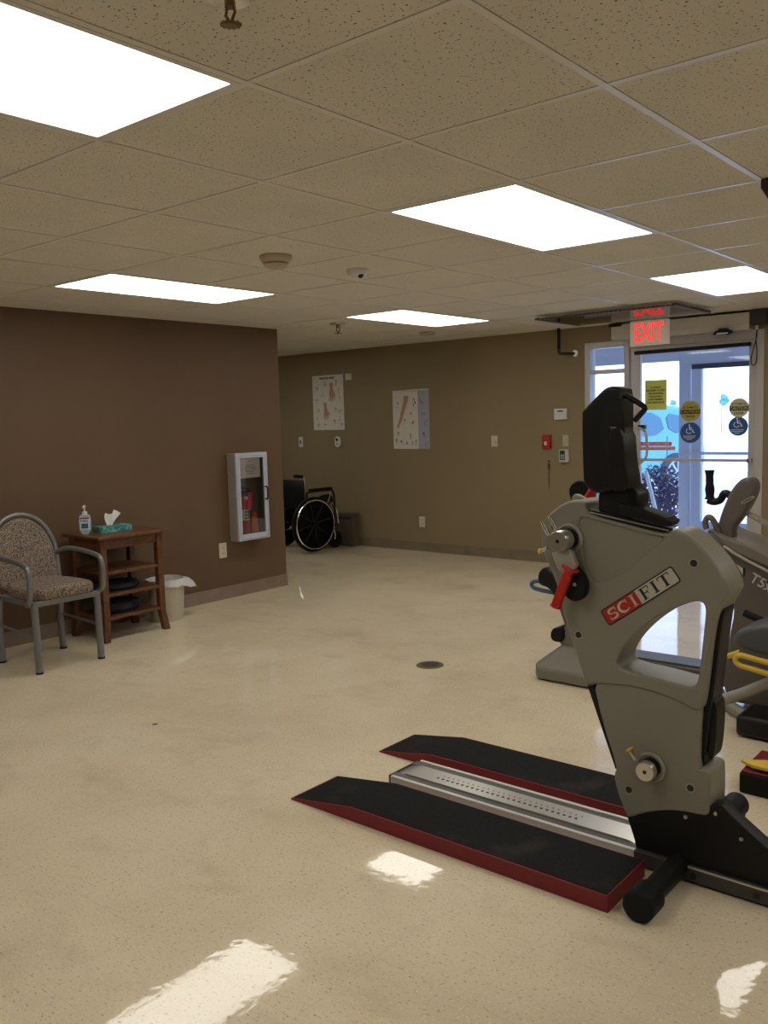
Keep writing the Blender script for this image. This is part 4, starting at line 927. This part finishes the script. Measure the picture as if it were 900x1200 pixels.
x = .079; arc_stroke(mb, x, (y0_+y1_)/2, .0215, hh/2, PI*.22, PI*1.80, .0018, .009, 22); rect(mb, x+.0145, y1_-.013, x+.017, y1_)
let_I(mb, .1185); mb.rotate(LM).build('sci_letters', 'logowhite', lg_, smooth=0)
mb = MB(); x = .158
let_I(mb, x); rect(mb, x, y1_-.003, x+.025, y1_); rect(mb, x+.0225, y1_-.011, x+.025, y1_); rect(mb, x, (y0_+y1_)/2-.0014, x+.018, (y0_+y1_)/2+.0016); rect(mb, x+.016, (y0_+y1_)/2-.006, x+.018, (y0_+y1_)/2+.006)
let_I(mb, .202); x = .241; let_I(mb, x); rect(mb, x-.021, y1_-.003, x+.021, y1_); rect(mb, x-.021, y1_-.011, x-.0185, y1_); rect(mb, x+.0185, y1_-.011, x+.021, y1_)
k_ = LW/.283
mb.rotate(LM).build('fit_letters', 'ink', lg_, smooth=0)
# hubs
def hub(pw, pf, rw, rf, nm, yn):
    A = P3(*pw, YF); 
    MB().lathe([(rw*1.32, -.002), (rw*1.30, .004), (rw*1.12, .006), (rw*1.08, .0)], (A.x, YF, A.z), 36, 'Y').build('hub_collar', 'putty2', er)
    MB().lathe([(rf*1.02, -.01), (rf*1.02, .028)], (A.x, YF, A.z), 36, 'Y').build('hub_groove', 'black', er)
    MB().lathe([(rf, 0), (rf, yn-.004), (rf-.003, yn), (.0001, yn)], (A.x, YF, A.z), 36, 'Y').build(nm, 'steel', er)
    MB().cyl((A.x, YF-yn-.001, A.z), (A.x, YF-yn+.004, A.z), .006).build('bore', 'ink', er)
    return A
Hu = hub((667, 631), None, .037, .033, 'crank_hub', .078)
Hl = hub((763, 899), None, .036, .031, 'pivot_hub', .050)
# crank arm, grip and pad
YA = YF-.058
MB().mesh(plate([rnd(U([(645, 646), (655, 650), (667, 642), (672, 655), (676, 664), (668, 672), (656, 672), (650, 660)], YA), 1)], YA, YA+.022, .003)).build('crank_arm', 'putty2', er)
for q0, q1 in (((644, 605), (653, 623)), ((635, 611), (643, 627))): MB().cyl(P3(*q0, YA), P3(*q1, YA), .0065, n=10).build('pin', 'chrome', er)
MB().ball(P3(648.5, 617, YA+.01), .008, n=10).build('pin_block', 'black', er)
a = P3(633, 646, YA+.01); b = P3(642, 642, YA+.01); MB().cyl(b, a, .006, n=12).build('plunger', 'steel', er); MB().ball(a, .0105, (.7, 1, 1)).build('plunger_knob', 'yellow', er)
MB().mesh(plate([rnd(U([(664, 664), (672, 660), (681, 668), (689, 682), (688, 696), (681, 704), (671, 704), (663, 697), (662, 680)], YF-.03), 2)], YF-.045, YF-.012, .008, 3)).build('crank_pad', 'softblack', er)
MB().cyl(P3(673.5, 685, YF-.047), P3(673.5, 685, YF-.04), .006, n=12).build('pad_bolt', 'steel', er)
a, b = P3(668, 667, YF-.06), P3(651, 711, YF-.06); d_ = (b-a).normalized()
gr = MB().cyl(a, b, .0155, .0165, n=24).cyl(b-d_*.006, b, .019, .020, n=24); gr.cyl(a-d_*.004, a+d_*.012, .030, .018, n=24); gr.build('hand_grip', 'red', er, bevel=.0015)
a = P3(739.5, 881, YF-.035); b = P3(745, 890, YF-.03); MB().cyl(b, a, .0075, n=12).build('plunger', 'steel', er); d_ = (a-b).normalized(); MB().cyl(a, a+d_*.010, .006, .013, n=16).build('plunger_knob', 'yellow', er)
# screw recesses
for q, Yq in (((813, 660), YF), ((678, 744), YF), ((737, 925.5), YF+.006), ((809, 923.5), YF+.006)):
    A = P3(*q, Yq); MB().lathe([(.0145, -.002), (.0145, .001), (.011, .0012), (.010, -.001)], (A.x, Yq, A.z), 24, 'Y').build('recess_ring', 'putty2', er); MB().cyl((A.x, Yq-.0008, A.z), (A.x, Yq+.003, A.z), .0105).build('recess', 'ink', er)
# far crank
YB = YF+BT+.03
MB().mesh(plate([rnd(U([(670, 578), (672, 568), (680, 562), (690, 563), (697, 570), (699, 580), (694, 590), (676, 590)], YB+.09), 2)], YB+.06, YB+.10, .008, 3)).build('crank_pad', 'softblack', er)
MB().mesh(plate([rnd(U([(669, 583), (674, 578), (684, 583), (698, 593), (712, 604), (716, 615), (700, 615), (690, 600), (678, 590), (672, 590)], YB), 1)], YB, YB+.02, .004)).build('crank_arm', 'putty2', er)
a, b = P3(697, 572, YB+.05), P3(685, 590, YB+.05); MB().cyl(a, b, .0155, n=20).build('hand_grip', 'red', er)
# deck slot and rails on top
MB().mesh(plate([U([(668, 595), (672, 592.5), (730, 606), (786, 620), (783, 626), (735, 614), (672, 600)], YF+.012)], YF+.010, YF+.035, .001)).build('deck_rail', 'black', er)
MB().mesh(plate([U([(670, 596.2), (671, 595), (784, 621.2), (784, 622.8)], YF+.008)], YF+.006, YF+.012, .0004)).build('deck_plate', 'steel', er)
# console
cn = [(682.5, 484), (684, 481), (706, 458), (713, 453), (722, 452.5), (729, 457), (729, 500), (727, 555), (722, 572), (710, 577), (697, 578), (686, 568), (684, 560)]
MB().mesh(plate([rnd(U(cn), 1)], YF-.01, YF+.09, .010, 4)).build('console_housing', 'black', er, smooth=50)
MB().mesh(plate([rnd(U([(701, 487), (722, 470), (731, 466), (733, 560), (722, 574), (701, 574)], YF-.014), 1)], YF-.016, YF-.006, .004)).build('console_face', 'blackmet', er)
MB().mesh(plate([rnd(U([(714, 501), (732, 501), (735, 545), (739, 562), (738, 575), (716, 575)], YF-.02), 1)], YF-.035, YF+.06, .005)).build('display_slab', 'black', er)
MB().box(*(lambda p, q: (p.x, q.x, YF-.03, YF-.02, q.z, p.z))(P3(714, 500, YF-.03), P3(722, 502, YF-.03))).build('display_edge', 'chrome', er)
MB().tube(smooth_path([P3(733, 463, YF+.02), P3(752, 474.5, YF+.02), P3(755.5, 479, YF+.02), P3(752, 484, YF+.02), P3(743.5, 493, YF+.02)], 4), .0085, 10).build('console_handle', 'black', er)
MB().mesh(plate([rnd(U([(703, 572), (735, 560), (742, 570), (749, 578), (748, 598), (738, 609), (702, 603), (701, 585)], YF+.02), 1)], YF+.015, YF+.10, .008, 3)).build('console_neck', 'black', er)
MB().mesh(plate([rnd(U([(728, 588), (745, 592), (768, 599), (788, 608), (791, 612), (786, 617), (770, 613), (745, 606), (729, 603)], YF+.02), 1)], YF-.01, YF+.07, .008, 3)).build('keypad_arm', 'softblack', er)
mb = MB()
for i in range(9):
    p_ = P3(736+i*5.6, 588.8+i*1.95+(.3 if i > 5 else 0), YF+.0); mb.box(p_.x-.005, p_.x+.003, YF-.006, YF+.066, p_.z-.012, p_.z-.0045)
mb.build('keypad_ridges', 'softblack', er, bevel=.002)
# base
bs_ = U([(731, 950), (760, 945), (800, 945), (845, 945), (858, 959), (880, 979), (905, 1002), (935, 1030), (940, 1052), (900, 1044), (797, 1016), (745, 1000), (742, 985)])
MB().mesh(plate([bs_], YF+.008, YF+.062, .003)).build('base_gusset', 'blackmet', er)
for q in ((804, 957), (869, 983), (839, 953)):
    A = P3(*q, YF+.008); MB().cyl((A.x, YF+.002, A.z), (A.x, YF+.012, A.z), .0065, n=6).build('bolt', 'steel', er)
MB().box(-1.12, -.42, YF-.012, YF+.17, .010, .056).build('base_beam', 'beamgrey', er, bevel=.002)
MB().box(-1.0, -.42, YF-.0135, YF-.008, .052, .0575).build('beam_edge', 'railalu', er)
for xx in (-.93, -.745): MB().cyl((xx, YF-.014, .03), (xx, YF-.01, .03), .010, n=16).build('beam_hole', 'ink', er)
A = P3(853, 953, YF+.10); MB().cyl((A.x, YF+.03, A.z), (A.x, YF+.19, A.z), .037, n=28).build('rear_cap', 'softblack', er, bevel=.006)
MB().cyl((-.98, 2.30, .048), (-.98, 2.545, .048), .034, n=28).build('stabilizer_tube', 'blackmet', er)
MB().cyl((-.98, 2.235, .048), (-.98, 2.325, .048), .047, n=32).build('stabilizer_foot', 'softblack', er, bevel=.008)
MB().cyl((-.975, 2.70, .050), (-.975, 2.93, .050), .036, n=28).build('stabilizer_tube', 'blackmet', er)
MB().cyl((-.975, 2.92, .053), (-.975, 3.0, .053), .052, n=32).build('stabilizer_foot', 'softblack', er, bevel=.008)
# floor rail
rx0, rx1 = -2.135, -1.05; ry0, ry1 = 2.545, 2.745
MB().box(rx0, rx1, ry0, ry1, .002, .040).build('floor_rail', 'raildark', er)
for q0, q1 in ((ry0-.002, ry0+.014), (ry1-.014, ry1+.002)):
    MB().box(rx0+.01, rx1+.02 if q0 < 2.6 else rx1-.1, q0, q1, .006, .048).build('rail_track', 'railside', er, bevel=.002)
for q0, q1 in ((ry0+.014, ry0+.050), (ry1-.050, ry1-.014)): MB().box(rx0, rx1+.03, q0, q1, .040, .044).build('rail_channel', 'raildark', er)
MB().prism([(rx0+.015, .040), (rx0+.055, .049), (rx1-.12, .049), (rx1-.08, .040)], ry0+.050, ry1-.050).build('seat_plate', 'railalu', er)
mb = MB(); ymid = (ry0+ry1)/2
for k in range(27):
    xx = -1.96+k*.0225; mb.cyl((xx, ymid-.012, .0485), (xx, ymid-.012, .0495), .006, n=10)
for k in range(27): xx = -1.95+k*.0225; mb.cyl((xx, ymid+.014, .0485), (xx, ymid+.014, .0495), .0032, n=8)
mb.build('plate_holes', 'ink', er)
MB().box(rx0-.012, rx0, ry0+.012, ry1-.004, .0, .043).build('rail_end_cap', 'black', er, bevel=.004)

# ramps
def ramp_obj(label, x0, x1, y0, y1, kink=.31):
    t = thing('wheelchair_ramp', label, 'ramp', ((x0+x1)/2, (y0+y1)/2, 0)); h_ = .052
    pr = [(x0, .0), (x1, .0), (x1, h_), (x0+kink, h_), (x0, .006)]
    MB().prism(pr, y0, y1).build('red_edging', 'maroon', t, bevel=.0015)
    e_ = .006; sl = (h_-.006)/kink
    pr2 = [(x0+.012, .006+.012*sl-.001), (x0+kink, h_-.001), (x1-e_, h_-.001), (x1-e_, h_+.0018), (x0+kink, h_+.0018), (x0+.012, .006+.012*sl+.002)]
    MB().prism(pr2, y0+e_, y1-e_).build('tread', 'tread', t)
ramp_obj('nearer black ramp with dark red edge in front of the steel rail', -2.365, -1.068, 2.235, 2.495)
ramp_obj('farther black ramp with dark red edge behind the steel rail', -2.40, -1.15, 2.80, 3.045, .28)

# ------------------------------------------------------------------ recumbent stepper behind
YT = 4.2
st = thing('recumbent_stepper', 'taupe recumbent stepper machine standing behind the arm ergometer', 'exercise machine', (-1.7, 4.25, 0))
bd = [(826, 620), (838, 626), (852, 634), (875, 641), (905, 656), (960, 684), (1040, 722), (1080, 760), (1085, 835), (1000, 850), (905, 832), (852, 822), (846, 800), (853, 750), (860, 716), (855, 706), (840, 700), (826, 660)]
MB().mesh(plate([rnd(U(bd, YT), 1)], YT, YT+.30, .02, 4)).build('body_shell', 'shell_dark', st, smooth=50)
MB().mesh(plate([rnd(U([(834, 620), (850, 630), (875, 637), (905, 652), (960, 680), (1040, 718), (1040, 726), (960, 692), (905, 666), (872, 652), (852, 642)], YT-.004), 1)], YT-.02, YT+.31, .010, 3)).build('top_cover', 'shell', st, smooth=50)
MB().tube(smooth_path([P3(848, 640, YT-.02), P3(872, 655, YT-.022), P3(905, 672, YT-.022), P3(960, 700, YT-.022)], 4), .007, 8).build('trim_strip', 'shell_light', st)
me = text_mesh('T5xr', .066, xs=1., weight=.001); c = P3(895, 685, YT-.003); me.transform(Matrix.Translation(c) @ FACE_MY @ Matrix.Rotation(-.48, 4, 'Z')); MB().mesh(me).build('model_lettering', 'alu_light', st, smooth=0, recalc=False)
MB().prism(U([(863, 661), (871, 666), (871, 674)], YT), YT-.004, YT+.001).build('white_mark', 'alu_light', st); MB().prism(U([(871, 665), (873.5, 666), (872, 676), (870.5, 675)], YT), YT-.004, YT+.001).build('dark_mark', 'ink', st)
# console
ca = [(841, 633), (843, 612), (850, 592), (858, 574), (868, 562), (878, 558), (886, 561), (889.5, 570), (886, 582), (878, 597), (868, 611), (860, 620), (862, 632), (852, 636)]
MB().mesh(plate([rnd(U(ca, YT+.06), 2)], YT+.03, YT+.11, .02, 4)).build('console', 'shell_dark', st, smooth=60)
c = P3(876, 586, YT+.028); mb = MB(); mb.tube([c+Vector((.030*math.cos(a)*.9+.010*math.sin(a), 0, .012*math.sin(a)+.012*math.cos(a))) for a in [2*PI*k/24 for k in range(24)]], .0018, 6, closed=True); mb.build('console_badge', 'shell_light', st)
MB().tube(smooth_path([P3(843, 626, YT+.02), P3(836, 610, YT), P3(830, 606, YT), P3(826.5, 612, YT), P3(828, 620, YT)], 4), .014, 10).build('console_loop', 'shell_dark', st)
MB().tube(smooth_path([P3(855, 580, YT+.1), P3(849, 578, YT+.1), P3(844, 586, YT+.1), P3(836, 588, YT+.1), P3(830, 586, YT+.1)], 4), [.018]*17, 10).build('arm_elbow', 'black', st)
a, b = P3(832, 585, YT+.1), P3(831.5, 551, YT+.1); n_ = 9
MB().tube([a.lerp(b, k/n_) for k in range(n_+1)], [.026, .019, .021, .023, .021, .018, .019, .018, .020, .024], 14).build('hand_grip', 'softblack', st)
MB().tube([P3(870, 598, YT+.1), P3(930, 631, YT+.1)], .014, 12).build('swing_rod', 'chrome', st)
# foot, pedal, low rail
ft = U([(632, 787), (634, 775), (645, 760), (657, 752), (690, 752), (700, 790), (655, 791)], YT)
mb = MB(); z0_ = 0
ftx0, ftx1 = -2.42, -2.0
A = [(ftx0, 4.17), (ftx0+.05, 4.10), (ftx1, 4.10), (ftx1, 4.50), (ftx0+.02, 4.50)]
lo_ = [mb.b.verts.new((x, y, 0.008)) for x, y in A]; md = [mb.b.verts.new((x, y, .07)) for x, y in A]
Tt = [(-2.30, 4.26), (-2.28, 4.22), (ftx1, 4.20), (ftx1, 4.42), (-2.29, 4.42)]; hi = [mb.b.verts.new((x, y, .175)) for x, y in Tt]
for Aa, Bb in ((lo_, md), (md, hi)):
    for k in range(5): mb.b.faces.new((Aa[k], Aa[(k+1) % 5], Bb[(k+1) % 5], Bb[k]))
mb.b.faces.new(lo_[::-1]); mb.b.faces.new(hi); mb.build('front_foot', 'footgrey', st, bevel=.012, segs=3)
MB().mesh(plate([rnd(U([(655, 757), (655, 742), (664, 731), (672, 724), (700, 740), (700, 765), (675, 765)], YT+.05), 1)], YT+.05, YT+.2, .01)).build('front_post', 'footgrey', st)
MB().mesh(plate([rnd(U([(646, 740), (650, 735), (660, 735), (660, 752), (651, 752), (646, 748)], YT+.03), 1)], YT+.02, YT+.16, .006)).build('transport_wheel', 'softblack', st)
a, b = P3(745, 762, YT), P3(900, 818, YT)
MB().box(-2.1, -1.15, YT+.02, YT+.20, .10, .165).build('low_rail', 'raildark', st, bevel=.006); MB().box(-2.1, -1.15, YT+.04, YT+.18, .165, .175).build('rail_cap', 'raildark', st)
MB().box(-1.25, -.4, YT+.0, YT+.40, 0.005, .16).build('rear_base', 'shell_dark', st, bevel=.02)
# adjusting lever with dark knob at its far end
MB().tube(smooth_path([P3(655, 684, YT+.1), P3(640, 682, YT+.1), P3(628, 681, YT+.1), P3(623, 684, YT+.1), P3(626, 689, YT+.1), P3(640, 693, YT+.1), P3(657, 696, YT+.1)], 4), .012, 10).build('lever_loop', 'blue', st)
MB().mesh(plate([rnd(U([(634, 684), (634, 670), (641, 663), (650, 667), (656, 680), (662, 700), (655, 702), (648, 688)], YT+.1), 2)], YT+.06, YT+.14, .012)).build('lever_knob', 'black', st)
MB().tube([P3(652, 690, YT+.1), P3(668, 735, YT+.1), P3(672, 756, YT+.1)], .022, 10).build('lever_post', 'shell_dark', st)

# seat machine at the right edge
YS = 3.80
sm_ = thing('exercise_bike_seat', 'charcoal padded seat machine with yellow loop lever at the right edge', 'exercise machine', (-1.1, 3.95, 0))
MB().mesh(plate([rnd(U([(858, 746), (866, 738), (880, 734), (900, 732), (950, 736), (1000, 750), (1000, 775), (940, 778), (895, 770), (870, 762), (859, 754)], YS), 2)], YS, YS+.27, .022, 4)).build('seat', 'seatgrey', sm_, smooth=60)
MB().tube(smooth_path([P3(920, 782, YS-.02), P3(890, 774, YS-.02), P3(868, 768, YS-.02), P3(862, 772, YS-.02), P3(866, 779, YS-.02), P3(885, 785, YS-.02), P3(925, 797, YS-.02)], 5), .012, 10).build('lever_loop', 'yellow', sm_)
MB().tube([P3(853, 769, YS+.05), P3(868, 764, YS+.05)], .012, 10).build('lever_stub', 'yellow', sm_)
MB().tube(smooth_path([P3(872, 718, YS+.2), P3(885, 724, YS+.2), P3(905, 732, YS+.2)], 4), .016, 10).build('side_grip', 'softblack', sm_)
MB().box(*(lambda p, q: (p.x, q.x, YS+.08, YS+.22, .12, p.z))(P3(905, 765, YS+.1), P3(960, 765, YS+.1))).build('seat_post', 'shell', sm_, bevel=.01)
MB().tube(smooth_path([P3(846, 820, YS+.1), P3(870, 813, YS+.1), P3(905, 799, YS+.1), P3(960, 780, YS+.1)], 5), .026, 12).build('frame_tube', 'tube', sm_)
a = at(846, 828, 2, .02)
MB().tube(smooth_path([at(843, 812, 2, .03), at(850, 824, 2, .03), at(875, 838, 2, .03), at(905, 846, 2, .03), at(960, 856, 2, .03)], 5), .028, 12).build('foot_tube', 'tube', sm_)
MB().box(*(lambda p, q: (p.x, q.x, YS+.05, YS+.27, .004, .10))(P3(866, 820, YS+.1), P3(1000, 820, YS+.1))).build('base_cover', 'black', sm_, bevel=.02)
# pedal block
YP = 3.28
sp = thing('foot_platform', 'black and dark red platform block with yellow pedal at the right edge', 'foot platform', (-.92, 3.38, 0))
a, b = P3(866, 903, YP), P3(866, 927, YP)
MB().box(a.x, a.x+.45, YP, YP+.26, .0, a.z-.006).build('block', 'softblack', sp, bevel=.008); MB().box(a.x+.006, a.x+.444, YP+.006, YP+.254, a.z-.006, a.z+.002).build('top_edge', 'maroon', sp, bevel=.003)
z_ = a.z+.012; mb = MB(); mb.prism([(a.x-.01, YP+.05), (a.x+.04, YP+.02), (a.x+.40, YP-.0), (a.x+.40, YP+.06), (a.x+.14, YP+.075), (a.x+.13, YP+.11), (a.x+.07, YP+.10)], z_, z_+.014, axis=2); mb.build('yellow_pedal', 'yellow', sp, bevel=.003)
MB().prism([(a.x+.08, a.z), (a.x+.15, a.z+.065), (a.x+.40, a.z+.12), (a.x+.40, a.z)], YP+.08, YP+.20).build('pedal_pad', 'softblack', sp, bevel=.01)
MB().box(a.x+.15, a.x+.40, YP+.20, YP+.23, a.z+.04, a.z+.10).build('yellow_edge', 'yellow', sp, bevel=.004)
